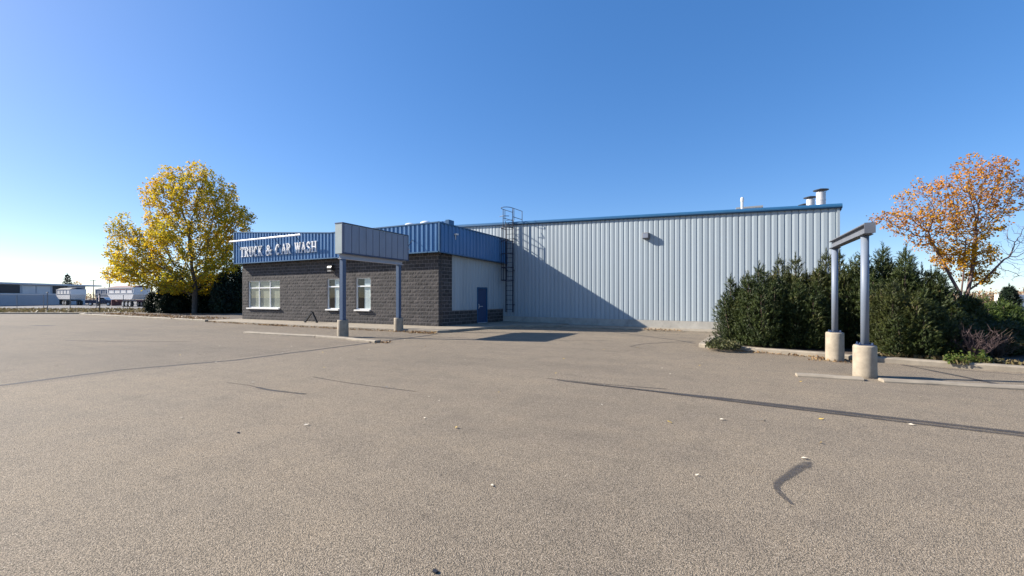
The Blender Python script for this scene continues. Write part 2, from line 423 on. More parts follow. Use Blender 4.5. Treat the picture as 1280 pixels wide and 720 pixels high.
# verge strip and its kerb along the far edge of the lot
vg = MB(); vg.prism([V(-170, 43.0)[:2], V(-31.5, 42.9)[:2], V(-31, 57)[:2], V(-170, 57)[:2]], -0.1, 0.1)
struct(vg.build('grass_verge', 'dry_ground'))

def kerb(path, wid, h, name='kerb', mat='concrete', z0=-0.08, n=1):
    b = MB(); rings = []
    P = [Vector((p[0], p[1], 0)) for p in path]
    rnd = random.Random(len(path) * 7 + int(P[0].x * 10))
    Q = []
    for i in range(len(P) - 1):
        seg = max(1, int((P[i + 1] - P[i]).length / 0.35))
        for k in range(seg):
            Q.append(P[i].lerp(P[i + 1], k / seg))
    Q.append(P[-1])
    for i, p in enumerate(Q):
        d = (Q[min(i + 1, len(Q) - 1)] - Q[max(i - 1, 0)]).normalized(); s = Vector((-d.y, d.x, 0))
        e = rnd.uniform(-0.006, 0.006); e2 = rnd.uniform(-0.008, 0.008)
        c = 0.03
        ring = [p - s * (wid / 2 + e2) + Vector((0, 0, z0)), p - s * (wid / 2 + e2) + Vector((0, 0, h - c + e)), p - s * (wid / 2 - c) + Vector((0, 0, h + e)),
                p + s * (wid / 2 - c) + Vector((0, 0, h + e)), p + s * wid / 2 + Vector((0, 0, h - c)), p + s * wid / 2 + Vector((0, 0, z0))]
        rings.append(ring)
    b.extrude(rings, None)
    return b.build(name, mat)

struct(kerb([V(-170, 42.7), V(-60, 42.7), V(-40, 42.5)], 0.3, 0.14, 'road_kerb'))
# soil island on the left, in front of the hedge
isl = MB(); isl.prism([(-54, 17.4)[:2], (-31.2, 16.6), (-31.0, 30), (-46, 34), (-58, 27)], -0.1, 0.11)
struct(isl.build('planting_bed', 'soil'))
struct(kerb([(-57, 18.3), (-54.2, 17.1), (-48, 16.8), (-38, 16.45), (-31.3, 16.15)], 0.32, 0.14, 'bed_kerb'))
# sidewalk along the office and round its corner
sw = MB()
sw.prism([(-31.25, 16.15), (-27, 15.95), (-18.9, 15.7), (-13, 15.75), (-11.75, 15.85), (-11.45, 16.2), (-11.0, 18.6), (-10.2, 20.9), (-8, 21.9), (-8, 25), (-31.25, 25)], -0.1, 0.12)
sk = sw.build('sidewalk', 'concrete', bevel=0.02); struct(sk)
ap = MB(); ap.prism([(-8.0, 22.05), (-2.0, 21.6), (0.6, 21.35), (0.6, 23.0), (-8.0, 24)], -0.1, 0.07)
struct(ap.build('wall_apron', 'concrete', bevel=0.015))
# bed on the right
bd = MB(); bd.prism([(-0.45, 15.35), (1.3, 14.75), (2.7, 14.3), (3.6, 13.95), (6.3, 13.45), (12, 12.6), (40, 9), (40, 40), (6, 40), (5.5, 21.5), (0.6, 21.3)], -0.1, 0.09)
struct(bd.build('planting_bed', 'soil'))
struct(kerb([(0.5, 21.2), (-0.3, 17.5), (-0.5, 15.2), (1.3, 14.6), (2.7, 14.15), (3.6, 13.8), (6.3, 13.3), (12, 12.45), (40, 8.8)], 0.28, 0.13, 'bed_kerb'))
# the flush parking kerbs that carry the sign posts
k1 = kerb([(-19.6, 11.75), (-16.5, 11.8), (-15.0, 11.9)], 0.28, 0.085, 'parking_kerb')
tag(struct(k1), None, None)
k2 = kerb([(-14.95, 11.9), (-13.0, 11.75), (-11.2, 11.45)], 0.28, 0.085, 'parking_kerb'); struct(k2)
k3 = kerb([(1.45, 10.52), (2.55, 10.56)], 0.25, 0.06, 'parking_kerb'); struct(k3)
k4 = kerb([(2.85, 10.58), (4.93, 10.82), (10, 11.45)], 0.25, 0.06, 'parking_kerb'); struct(k4)

def strip(name, pts, wid, mat, z=0.004, wob=0.0, seed=1):
    r = random.Random(seed); P = [Vector((p[0], p[1], z)) for p in pts]
    ws = wid if isinstance(wid, (list, tuple)) else [wid] * len(P)
    Q = []; W_ = []
    for i in range(len(P) - 1):
        seg = max(1, int((P[i + 1] - P[i]).length / 0.2))
        for k in range(seg):
            Q.append(P[i].lerp(P[i + 1], k / seg)); W_.append(ws[i] + (ws[i + 1] - ws[i]) * k / seg)
    Q.append(P[-1]); W_.append(ws[-1])
    b = MB(); b.uv = []; n = len(Q); off = 0
    L = []
    for i, p in enumerate(Q):
        d = (Q[min(i + 1, n - 1)] - Q[max(i - 1, 0)]).normalized(); s = Vector((-d.y, d.x, 0))
        off = off * 0.8 + r.uniform(-wob, wob)
        c = p + s * off
        L.append((c - s * W_[i] / 2, c + s * W_[i] / 2))
    for i in range(n - 1):
        b.quad(L[i][0], L[i + 1][0], L[i + 1][1], L[i][1])
        u0, u1 = i / (n - 1), (i + 1) / (n - 1)
        b.uv += [(u0, 0), (u1, 0), (u1, 1), (u0, 1)]
    return struct(b.build(name, mat))

def smoothpath(pts, k=8):
    P = [np.array(p[:2], float) for p in pts]; out = []
    for i in range(len(P) - 1):
        p0 = P[max(i - 1, 0)]; p1 = P[i]; p2 = P[i + 1]; p3 = P[min(i + 2, len(P) - 1)]
        for j in range(k):
            t = j / k
            out.append(tuple(0.5 * (2 * p1 + (p2 - p0) * t + (2 * p0 - 5 * p1 + 4 * p2 - p3) * t * t + (3 * p1 - p0 - 3 * p2 + p3) * t ** 3)))
    out.append(tuple(P[-1])); return out

strip('pavement_crack', [(-12.2, 1.0), (-12.1, 2.7), (-12.2, 4.5), (-11.4, 6.6), (-11.4, 9.8), (-11.35, 13), (-11.4, 15.7)], [0.13, 0.17, 0.16, 0.18, 0.2, 0.24, 0.24], 'crack', 0.004, 0.016, 3)
strip('tyre_mark', smoothpath([(-3.0, 7.88), (-2.2, 7.75), (0, 7.62), (1.7, 7.45), (3.3, 7.3), (6, 7.0)]), [0.07] * 8 + [0.13] * 8 + [0.17] * 8 + [0.18] * 17, 'tyre_mark', 0.005, 0.004, 4)
strip('tyre_mark', smoothpath([(-2.6, 7.78), (-1.5, 7.70), (0, 7.50), (1.7, 7.30), (3.3, 7.13), (6, 6.8)]), [0.04] * 8 + [0.09] * 8 + [0.11] * 25, 'tyre_mark', 0.009, 0.004, 5)
strip('tyre_mark', smoothpath([(-3.2, 7.92), (-2.0, 7.86), (-0.8, 7.95)]), 0.06, 'faint_mark', 0.005, 0.003, 6)
tm = MB(); tm.uv = []
TA = smoothpath([(0.848, 5.1), (0.747, 5.049), (0.615, 4.808), (0.502, 4.549), (0.428, 4.382), (0.412, 4.217), (0.449, 4.074), (0.489, 3.989), (0.525, 3.935)], 8)
TB = smoothpath([(0.813, 4.928), (0.726, 4.78), (0.625, 4.591), (0.553, 4.462), (0.488, 4.323), (0.476, 4.216), (0.495, 4.128), (0.516, 4.032), (0.532, 3.953)], 8)
for i in range(len(TA) - 1):
    tm.quad((*TB[i], 0.005), (*TB[i + 1], 0.005), (*TA[i + 1], 0.005), (*TA[i], 0.005))
    u0, u1 = i / (len(TA) - 1), (i + 1) / (len(TA) - 1); tm.uv += [(u0, 0), (u1, 0), (u1, 1), (u0, 1)]
struct(tm.build('tar_patch', 'patch'))
strip('tyre_mark', smoothpath([(-8.6, 4.75), (-7.9, 4.78), (-7.2, 4.72), (-6.28, 4.79)]), [0.03] * 12 + [0.09] * 13, 'tyre_mark', 0.004, 0.004, 8)
strip('tyre_mark', smoothpath([(-7.6, 5.9), (-6.4, 5.78), (-4.7, 5.78)]), 0.045, 'faint_mark', 0.004, 0.004, 9)
strip('pavement_crack', [(-11.3, 14.0), (-9, 14.4), (-6, 15.0), (-3.5, 16.0)], 0.07, 'faint_mark', 0.005, 0.02, 10)
strip('pavement_crack', [(-6.2, 20.2), (-4.6, 20.0), (-3.0, 18.6), (-1.5, 17.4), (-0.7, 16.2)], 0.09, 'crack', 0.004, 0.03, 11)
strip('pavement_crack', [(-0.8, 17.0), (-1.5, 16.5), (-2.4, 15.4), (-2.7, 14.4), (-2.2, 13.9)], 0.06, 'crack', 0.005, 0.02, 12)
strip('pavement_crack', [(-36.5, 9.4), (-35.6, 9.6), (-34.8, 9.8)], 0.5, 'crack', 0.004, 0.02, 13)
strip('pavement_crack', [(-38, 7.6), (-34, 9.0)], 0.1, 'faint_mark', 0.005, 0.02, 14)
strip('pavement_crack', [(-22.6, 6.6), (-20, 7.4), (-17.5, 8.6)], 0.12, 'faint_mark', 0.004, 0.03, 15)
strip('pavement_crack', [(3.9, 13.35), (5.2, 12.95), (7.5, 12.4)], 0.06, 'faint_mark', 0.004, 0.02, 16)
strip('tyre_mark', smoothpath([(4.0, 13.45), (4.3, 12.6), (4.6, 11.7), (4.84, 10.74)]), [0.1] * 8 + [0.15] * 8 + [0.17] * 9, 'tyre_mark', 0.006, 0.003, 17)

# ------------------------------------------------------------------ the building
bld = thing('car_wash_building', 'car wash building with dark block office, blue metal fascia and pale ribbed hall behind', 'building', (-13.4, 18.1, 0))
BL = Vector(bld.location)
class LB(MB):
    """parts of the building are modelled in the lot's axes and hung on its empty"""
    def build(self, name, mat, parent=None, **kw):
        o = MB.build(self, name, mat, parent, **kw)
        if parent is bld:
            o.location = -BL
        return o

XL, XR, YF = -30.66, -13.4, 18.1           # office front wall
JX, JY = -12.6, 24.0                        # where the office side meets the hall
HX, HY = 4.63, 22.4                         # right end of the hall front
SZ = 0.10

def rect_minus(r, holes):
    out = [r]
    for h in holes:
        nx = []
        for a in out:
            x0, x1, z0, z1 = a; hx0, hx1, hz0, hz1 = h
            if hx1 <= x0 or hx0 >= x1 or hz1 <= z0 or hz0 >= z1:
                nx.append(a); continue
            if hx0 > x0: nx.append((x0, hx0, z0, z1))
            if hx1 < x1: nx.append((hx1, x1, z0, z1))
            m0, m1 = max(x0, hx0), min(x1, hx1)
            if hz0 > z0: nx.append((m0, m1, z0, hz0))
            if hz1 < z1: nx.append((m0, m1, hz1, z1))
        out = nx
    return out

WIN = [(-30.0, -26.5, 0.94, 2.84), (-21.95, -20.85, 0.94, 2.84), (-19.48, -18.28, 0.94, 2.84)]

def block_wall(name, frame, x0, x1, z0, z1, holes, seed, parent):
    """split-face blocks with rough faces laid on a mortar bed; frame maps (x, out, z) to the lot"""
    r = random.Random(seed); b = LB(); mt = LB()
    for (a0, a1, b0, b1) in rect_minus((x0, x1, z0, z1), holes):
        p = [frame(a0, 0, b0), frame(a1, 0, b0), frame(a1, -0.24, b0), frame(a0, -0.24, b0), frame(a0, 0, b1), frame(a1, 0, b1), frame(a1, -0.24, b1), frame(a0, -0.24, b1)]
        n = len(mt.v); mt.v += p
        for f in ((3, 2, 1, 0), (4, 5, 6, 7), (0, 1, 5, 4), (1, 2, 6, 5), (2, 3, 7, 6), (3, 0, 4, 7)):
            mt.f.append(tuple(n + i for i in f))
    nrow = int(math.ceil((z1 - z0) / 0.2))
    G = 0.0095
    for row in range(nrow):
        za, zb = z0 + row * 0.2 + G, min(z0 + row * 0.2 + 0.2 - 0.0075, z1 - 0.002)
        if zb - za < 0.03: continue
        x = x0 - (0.2 if row % 2 else 0.0)
        while x < x1:
            xa, xb = max(x + G, x0 + 0.001), min(x + 0.4 - G, x1 - 0.001); x += 0.4
            if xb - xa < 0.02: continue
            for (a0, a1, b0, b1) in rect_minus((xa, xb, za, zb), holes):
                if a1 - a0 < 0.02 or b1 - b0 < 0.02: continue
                nx, nz = max(1, int((a1 - a0) / 0.07)), max(1, int((b1 - b0) / 0.065))
                n = len(b.v); prot = r.uniform(0.001, 0.006)
                for j in range(nz + 1):
                    for i in range(nx + 1):
                        e = (i in (0, nx)) or (j in (0, nz))
                        d = 0.0015 + r.uniform(0, 0.003) if e else prot + r.uniform(0.0, 0.013)
                        b.v.append(frame(a0 + (a1 - a0) * i / nx, d, b0 + (b1 - b0) * j / nz))
                for j in range(nz):
                    for i in range(nx):
                        q = n + j * (nx + 1) + i
                        b.f.append((q, q + 1, q + nx + 2, q + nx + 1))
                # skirts back into the mortar
                rim = [(a0, b0), (a1, b0), (a1, b1), (a0, b1)]
                m_ = len(b.v); corner = [n, n + nx, n + (nz + 1) * (nx + 1) - 1, n + nz * (nx + 1)]
                b.v += [frame(px, -0.004, pz) for px, pz in rim]
                for i in range(4):
                    j = (i + 1) % 4
                    b.f.append((m_ + i, m_ + j, corner[j], corner[i]))
    o = b.build(name, 'block', parent); m2 = mt.build('mortar', 'mortar', o)
    return o

front = lambda x, d, z: (x, YF - d, z)
sdv = Vector((JX - XR, JY - YF, 0)); SLEN = sdv.length; sdv.normalize(); snv = Vector((sdv.y, -sdv.x, 0))
def side(x, d, z):
    p = Vector((XR, YF, 0)) + sdv * x + snv * d
    return (p.x, p.y, z)
block_wall('block_wall', front, XL, XR - 0.003, SZ, 4.08, WIN, 1, bld)
DOOR = (3.25, 4.25, SZ, 2.28)
block_wall('block_wall', side, 0.262, 1.05, SZ, 4.02, [], 2, bld)
block_wall('block_wall', side, 1.052, DOOR[0], SZ, 0.94, [], 3, bld)
block_wall('block_wall', side, DOOR[1], SLEN - 0.02, SZ, 0.94, [], 4, bld)
# corner return so that the front blocks show their ends
cr = LB()
rr = random.Random(5)
for row in range(20):
    z0 = SZ + row * 0.2
    L = 0.24 if row % 2 else 0.245
    cr.v += [side(0.0, 0.004, z0 + 0.008), side(L, 0.006, z0 + 0.008), side(L, 0.006, min(z0 + 0.192, 4.0)), side(0.0, 0.004, min(z0 + 0.192, 4.0)), side(0.12, 0.018, z0 + 0.1)]
    n = len(cr.v) - 5
    cr.f += [(n, n + 1, n + 4), (n + 1, n + 2, n + 4), (n + 2, n + 3, n + 4), (n + 3, n, n + 4)]
cr.build('corner_blocks', 'block', bld)

PITCH = 0.30
PROF_SIDING = [(0.0, 0.024), (0.07, 0.037), (0.206, 0.032), (0.217, 0.006), (0.247, 0.006)]
SPITCH = 0.265
PROF_FASCIA = [(0.0, 0.0), (0.120, 0.0), (0.145, 0.046), (0.26, 0.046), (0.285, 0.0)]
def ribbed(frame, x0, x1, zb, zt, prof, holes=(), pitch=PITCH, off=0.0):
    """ribbed sheet metal: zb, zt are functions of x"""
    b = LB(); xs = []
    k = math.floor(x0 / pitch) - 1
    while k * pitch < x1 + pitch:
        for px, d in prof:
            x = k * pitch + px
            if x0 < x < x1: xs.append((x, d))
        k += 1
    def dep(x):
        u = x % pitch; pr = prof + [(pitch + prof[0][0], prof[0][1])]
        for (a, da), (c, dc) in zip(pr, pr[1:]):
            if a <= u <= c: return da + (dc - da) * (u - a) / max(1e-9, c - a)
        return prof[0][1]
    for h in holes:
        xs += [(h[0], dep(h[0])), (h[1], dep(h[1]))]
    xs += [(x0, dep(x0)), (x1, dep(x1))]
    xs = sorted(set(xs))
    for (xa, da), (xb, db) in zip(xs, xs[1:]):
        if xb - xa < 1e-5: continue
        xm = (xa + xb) / 2; spans = [(0, 1)]
        za0, za1, zb0, zb1 = zb(xa), zt(xa), zb(xb), zt(xb)
        hs = [h for h in holes if h[0] - 1e-6 <= xm <= h[1] + 1e-6]
        if hs:
            h = hs[0]
            segs = []
            if h[2] > za0 + 0.01: segs.append((za0, h[2], zb0, h[2]))
            if h[3] < za1 - 0.01: segs.append((h[3], za1, h[3], zb1))
        else:
            segs = [(za0, za1, zb0, zb1)]
        for (p0, p1, q0, q1) in segs:
            b.quad(frame(xa, da + off, p0), frame(xb, db + off, q0), frame(xb, db + off, q1), frame(xa, da + off, p1))
    return b

# office fascia
FY = 0.35
def ftop(x):
    return 5.60 + max(0.0, (-21.2 - x)) * 0.072
FX0, FX1 = XL - 0.28, XR + 0.30
ribbed(front, FX0, FX1, lambda x: 4.06, ftop, PROF_FASCIA, off=FY).build('fascia', 'blue_metal', bld)
SF = 0.30
SD0, SD1 = -0.33, SLEN + 0.0
stop = lambda x: 5.60 - 0.19 * max(0, x) / SLEN
sbot = lambda x: 4.06 - 0.20 * max(0, x) / SLEN
ribbed(side, SD0, SD1, sbot, stop, PROF_FASCIA, off=SF).build('fascia', 'blue_metal', bld)
# fascia on the far left end, soffit and trims
def leftf(y, d, z): return (XL - d, y, z)
ribbed(leftf, YF - FY, YF + 9.0, lambda x: 4.06, lambda x: ftop(FX0), PROF_FASCIA, off=0.28).build('fascia', 'blue_metal', bld)
tr = LB()
P = lambda x, z: Vector(front(x, FY + 0.02, z))
for zz, f in ((0.0, lambda x: 4.06), (0, ftop)):
    xs = [FX0 - 0.03, -21.2, FX1 + 0.03]
    for a, c in zip(xs, xs[1:]):
        tr.bar(P(a, f(a)), P(c, f(c)), 0.10, 0.06)
tr.bar(Vector(side(SD0, SF + 0.02, 4.055)), Vector(side(SD1, SF + 0.02, sbot(SLEN) - .003)), 0.10, 0.06)
tr.bar(Vector(side(SD0, SF + 0.02, 5.595)), Vector(side(SD1, SF + 0.02, stop(SLEN) - .003)), 0.10, 0.06)
tr.bar((FX1 + 0.025, YF - FY - 0.025, 4.03), (FX1 + 0.025, YF - FY - 0.025, 5.60), 0.09, 0.09)
tr.bar((FX0 - 0.02, YF - FY - 0.02, 4.03), (FX0 - 0.02, YF - FY - 0.02, ftop(FX0) + .01), 0.10, 0.10)
tr.build('fascia_trim', 'blue_trim', bld)
# soffit: a dark band of recessed wall and lining under the fascia
sf = LB(); sf.box(FX0 + 0.02, FX1 - 0.03, YF - FY + 0.02, YF + 0.1, 4.085, 4.12)
n = len(sf.v)
q = [side(0.42, SF - 0.02, 4.10), side(SLEN, SF - 0.02, 3.88), side(SLEN, -0.2, 3.88), side(0.42, -0.2, 4.10)]
sf.quad(*q); sf.quad(*[(x, y, z + 0.03) for x, y, z in q])
sf.build('soffit', 'sign_trim', bld)
# parapet back and flat roof of the office
pb = LB()
pb.prism([(XL, YF + 0.02), (XR - 0.15, YF + 0.02), (JX - 0.2, JY), (JX - 0.2, JY + 1.0), (XL, YF + 9)], 4.13, 5.15)
pb.build('office_roof', 'roof', bld)
bk = LB()
for a, c in ((FX0 + 0.06, -21.2), (-21.2, FX1 - 0.06)):
    bk.v += [(a, YF - FY + 0.05, 4.13), (c, YF - FY + 0.05, 4.13), (c, YF - FY + 0.05, ftop(c) - 0.04), (a, YF - FY + 0.05, ftop(a) - 0.04)]
    n = len(bk.v) - 4; bk.f.append((n + 3, n + 2, n + 1, n))
bk.build('parapet_lining', 'galv', bld)
# raised blue upstand further back on the office roof
up = LB()
ribbed(front, -20.4, -14.75, lambda x: 5.3, lambda x: 6.28, PROF_FASCIA, off=-2.6).build('upstand', 'blue_metal', bld)
up.box(-20.4, -14.75, YF + 2.62, YF + 3.0, 5.1, 6.25); up.box(-14.745, -14.5, YF + 2.5, YF + 3.05, 5.1, 6.33)
up.build('upstand_cap', 'blue_trim', bld)

# side wall siding with door opening
ribbed(side, 1.05, SLEN, lambda x: 0.945, lambda x: 4.04 - 0.03 * x, PROF_SIDING, holes=[DOOR], pitch=SPITCH, off=-0.05).build('side_siding', 'siding', bld)
co = LB(); co.prism([side(1.08, -0.10, 0)[:2], side(1.08, -0.24, 0)[:2], side(SLEN, -0.24, 0)[:2], side(SLEN, -0.10, 0)[:2]][::-1], 2.30, 3.95)
co.prism([side(1.08, -0.10, 0)[:2], side(1.08, -0.24, 0)[:2], side(3.24, -0.24, 0)[:2], side(3.24, -0.10, 0)[:2]][::-1], 0.1, 2.299)
co.prism([side(4.26, -0.10, 0)[:2], side(4.26, -0.24, 0)[:2], side(SLEN, -0.24, 0)[:2], side(SLEN, -0.10, 0)[:2]][::-1], 0.1, 2.299)
co.build('side_wall_core', 'inside', bld)
# door
dm = Matrix.Translation(Vector(side(3.75, -0.06, 0))) @ Matrix(((sdv.x, snv.x, 0, 0), (sdv.y, snv.y, 0, 0), (0, 0, 1, 0), (0, 0, 0, 1)))
d = LB(); d.box(-0.43, 0.43, -0.025, 0.02, SZ + 0.03, 2.19, dm)
door = d.build('door', 'door_blue', bld)
f = MB(); f.box(-0.50, -0.435, -0.06, 0.075, SZ + 0.021, 2.27, dm); f.box(0.435, 0.50, -0.06, 0.075, SZ + 0.021, 2.27, dm); f.box(-0.434, 0.434, -0.06, 0.075, 2.20, 2.27, dm)
f.build('door_frame', 'blue_trim', door)
h = MB(); h.tube([dm @ Vector((-0.33, 0.022, 1.02)), dm @ Vector((-0.33, 0.075, 1.02)), dm @ Vector((-0.33, 0.075, 1.25)), dm @ Vector((-0.33, 0.022, 1.25))], 0.016, 8)
h.build('handle', 'lens', door)
h = MB(); h.box(-0.28, 0.10, 0.022, 0.03, 1.10, 1.14, dm); h.build('push_bar', 'galv', door)
h = MB(); h.box(-0.43, 0.43, -0.05, 0.12, SZ + 0.021, SZ + 0.045, dm); h.build('threshold', 'galv', door)

# windows
def window(x0, x1, z0, z1, mull, blinds, transom):
    yo = YF + 0.10
    f = LB(); t = 0.055
    for (a, c) in [(x0, x0 + t), (x1 - t, x1)]:
        f.box(a, c, yo - 0.03, yo + 0.06, z0, z1)
    f.box(x0 + t, x1 - t, yo - 0.03, yo + 0.06, z0, z0 + t); f.box(x0 + t, x1 - t, yo - 0.03, yo + 0.06, z1 - t, z1)
    zt = z0 + (z1 - z0) * transom
    xs = [x0 + t] + mull + [x1 - t]
    for m_ in mull:
        f.box(m_ - 0.03, m_ + 0.03, yo - 0.025, yo + 0.055, z0 + t, z1 - t)
    for i in range(len(xs) - 1):
        a = xs[i] + (0.03 if i else 0); c = xs[i + 1] - (0.03 if i < len(mull) else 0)
        f.box(a, c, yo - 0.022, yo + 0.052, zt - 0.035, zt + 0.035)
    wo = f.build('window', 'white_frame', bld, bevel=0.004)
    gmb = MB(); gmb.quad((x0 + 0.02, yo + 0.015, z0 + 0.02), (x1 - 0.02, yo + 0.015, z0 + 0.02), (x1 - 0.02, yo + 0.015, z1 - 0.02), (x0 + 0.02, yo + 0.015, z1 - 0.02))
    gmb.build('pane', 'glass', wo)
    s = MB(); s.prism([(x0 - 0.03, YF - 0.12), (x1 + 0.03, YF - 0.12), (x1 - 0.002, YF + 0.068), (x0 + 0.002, YF + 0.068)], z0 - 0.085, z0 - 0.004)
    s.build('sill', 'sill', wo, bevel=0.008)
    for bx0, bx1, mat, zb in blinds:
        b = MB(); n = int((bx1 - bx0) / 0.09)
        for i in range(n):                     # vertical slats, each slightly turned
            xa = bx0 + (bx1 - bx0) * i / n; xb = bx0 + (bx1 - bx0) * (i + 1) / n
            b.quad((xa, yo + 0.075, zb), (xb + 0.006, yo + 0.065, zb), (xb + 0.006, yo + 0.065, z1 - 0.05), (xa, yo + 0.075, z1 - 0.05))
        b.build('blind', mat, wo)
    r = MB()                                    # the dark room behind
    a0, a1, b0, b1 = x0 - 0.1, x1 + 0.1, YF + 0.26, YF + 3.0
    r.quad((a0, b1, 0.2), (a1, b1, 0.2), (a1, b1, 3.4), (a0, b1, 3.4)); r.quad((a0, b0, 0.2), (a0, b1, 0.2), (a0, b1, 3.4), (a0, b0, 3.4))
    r.quad((a1, b0, 0.2), (a1, b1, 0.2), (a1, b1, 3.4), (a1, b0, 3.4)); r.quad((a0, b0, 0.2), (a1, b0, 0.2), (a1, b1, 0.2), (a0, b1, 0.2)); r.quad((a0, b0, 3.4), (a1, b0, 3.4), (a1, b1, 3.4), (a0, b1, 3.4))
    r.build('room', 'inside', wo)
    return wo
for (x0, x1, z0, z1), mull, bl in ((WIN[0], [-28.85, -27.65], [(-29.95, -26.55, 'blind', 0.98)]),
                                   (WIN[1], [], [(-21.44, -20.9, 'white_blind', 0.98)]),
                                   (WIN[2], [], [(-18.93, -18.33, 'white_blind', 0.98)])):
    wo = window(x0, x1, z0, z1, mull, bl, 0.73)
    for ch in wo.children:
        ch.location = (0, 0, 0)
for o in list(bld.children):
    if o.name.startswith('window'):
        pass

# hall
hd = Vector((HX - JX, HY - JY, 0)); HLEN = hd.length; hd.normalize(); hn = Vector((hd.y, -hd.x, 0))
def hall(x, d, z):
    p = Vector((JX, JY, 0)) + hd * x + hn * d
    return (p.x, p.y, z)
HT0, HT1 = 6.36, 5.52
htop = lambda x: HT0 + (HT1 - HT0) * x / HLEN
ribbed(hall, -11.0, HLEN, lambda x: 0.46, htop, PROF_SIDING, pitch=SPITCH).build('hall_siding', 'siding', bld)
hb = LB()
bx = [hall(-11, -0.03, 0)[:2], hall(HLEN - 0.02, -0.03, 0)[:2], hall(HLEN - 0.02, -30, 0)[:2], hall(-11, -30, 0)[:2]]
hb.prism(bx, 0.05, [htop(-11) - 0.05, htop(HLEN) - 0.05, htop(HLEN) + 0.1, htop(-11) + 0.1])
hb.build('hall_body', 'roof', bld)
he = lambda y, d, z: tuple(Vector(hall(HLEN + d, -y, z)))
ribbed(he, 0.0, 30.0, lambda x: 0.46, lambda x: HT1, PROF_SIDING, pitch=SPITCH).build('hall_siding', 'siding', bld)
ct = LB(); ct.bar(hall(HLEN - 0.03, 0.02, 0.46), hall(HLEN - 0.03, 0.02, HT1), 0.10, 0.10); ct.build('corner_trim', 'siding', bld)
ft = LB(); ft.prism([hall(-11, -0.05, 0)[:2], hall(-11, 0.035, 0)[:2], hall(HLEN + .02, 0.035, 0)[:2], hall(HLEN + .02, -0.05, 0)[:2]][::-1], -0.1, 0.455)
ft.prism([hall(HLEN - .04, -0.051, 0)[:2], hall(HLEN + .02, -0.051, 0)[:2], hall(HLEN + .02, -30, 0)[:2], hall(HLEN - .04, -30, 0)[:2]][::-1], -0.1, 0.455)
ft.build('footing', 'footing', bld)
# rounded blue eave trim along the hall front, mitred end at the right corner
ev = LB(); rings = []
for x in (-11.0, HLEN + 0.10):
    z = htop(min(x, HLEN))
    pr = [(0.03, -0.02), (0.13, -0.02), (0.17, 0.03), (0.17, 0.09), (0.12, 0.155), (0.04, 0.19), (-0.25, 0.20), (-0.25, 0.0)]
    rings.append([hall(x, d, z + u) for d, u in pr])
ev.extrude(rings, None)
ev.prism([hall(HLEN - 0.02, -0.255, 0)[:2], hall(HLEN - 0.02, -30, 0)[:2], hall(HLEN + 0.12, -30, 0)[:2], hall(HLEN + 0.12, -0.255, 0)[:2]], HT1 - 0.03, HT1 + 0.19)
ev.build('eave_trim', 'blue_trim', bld)

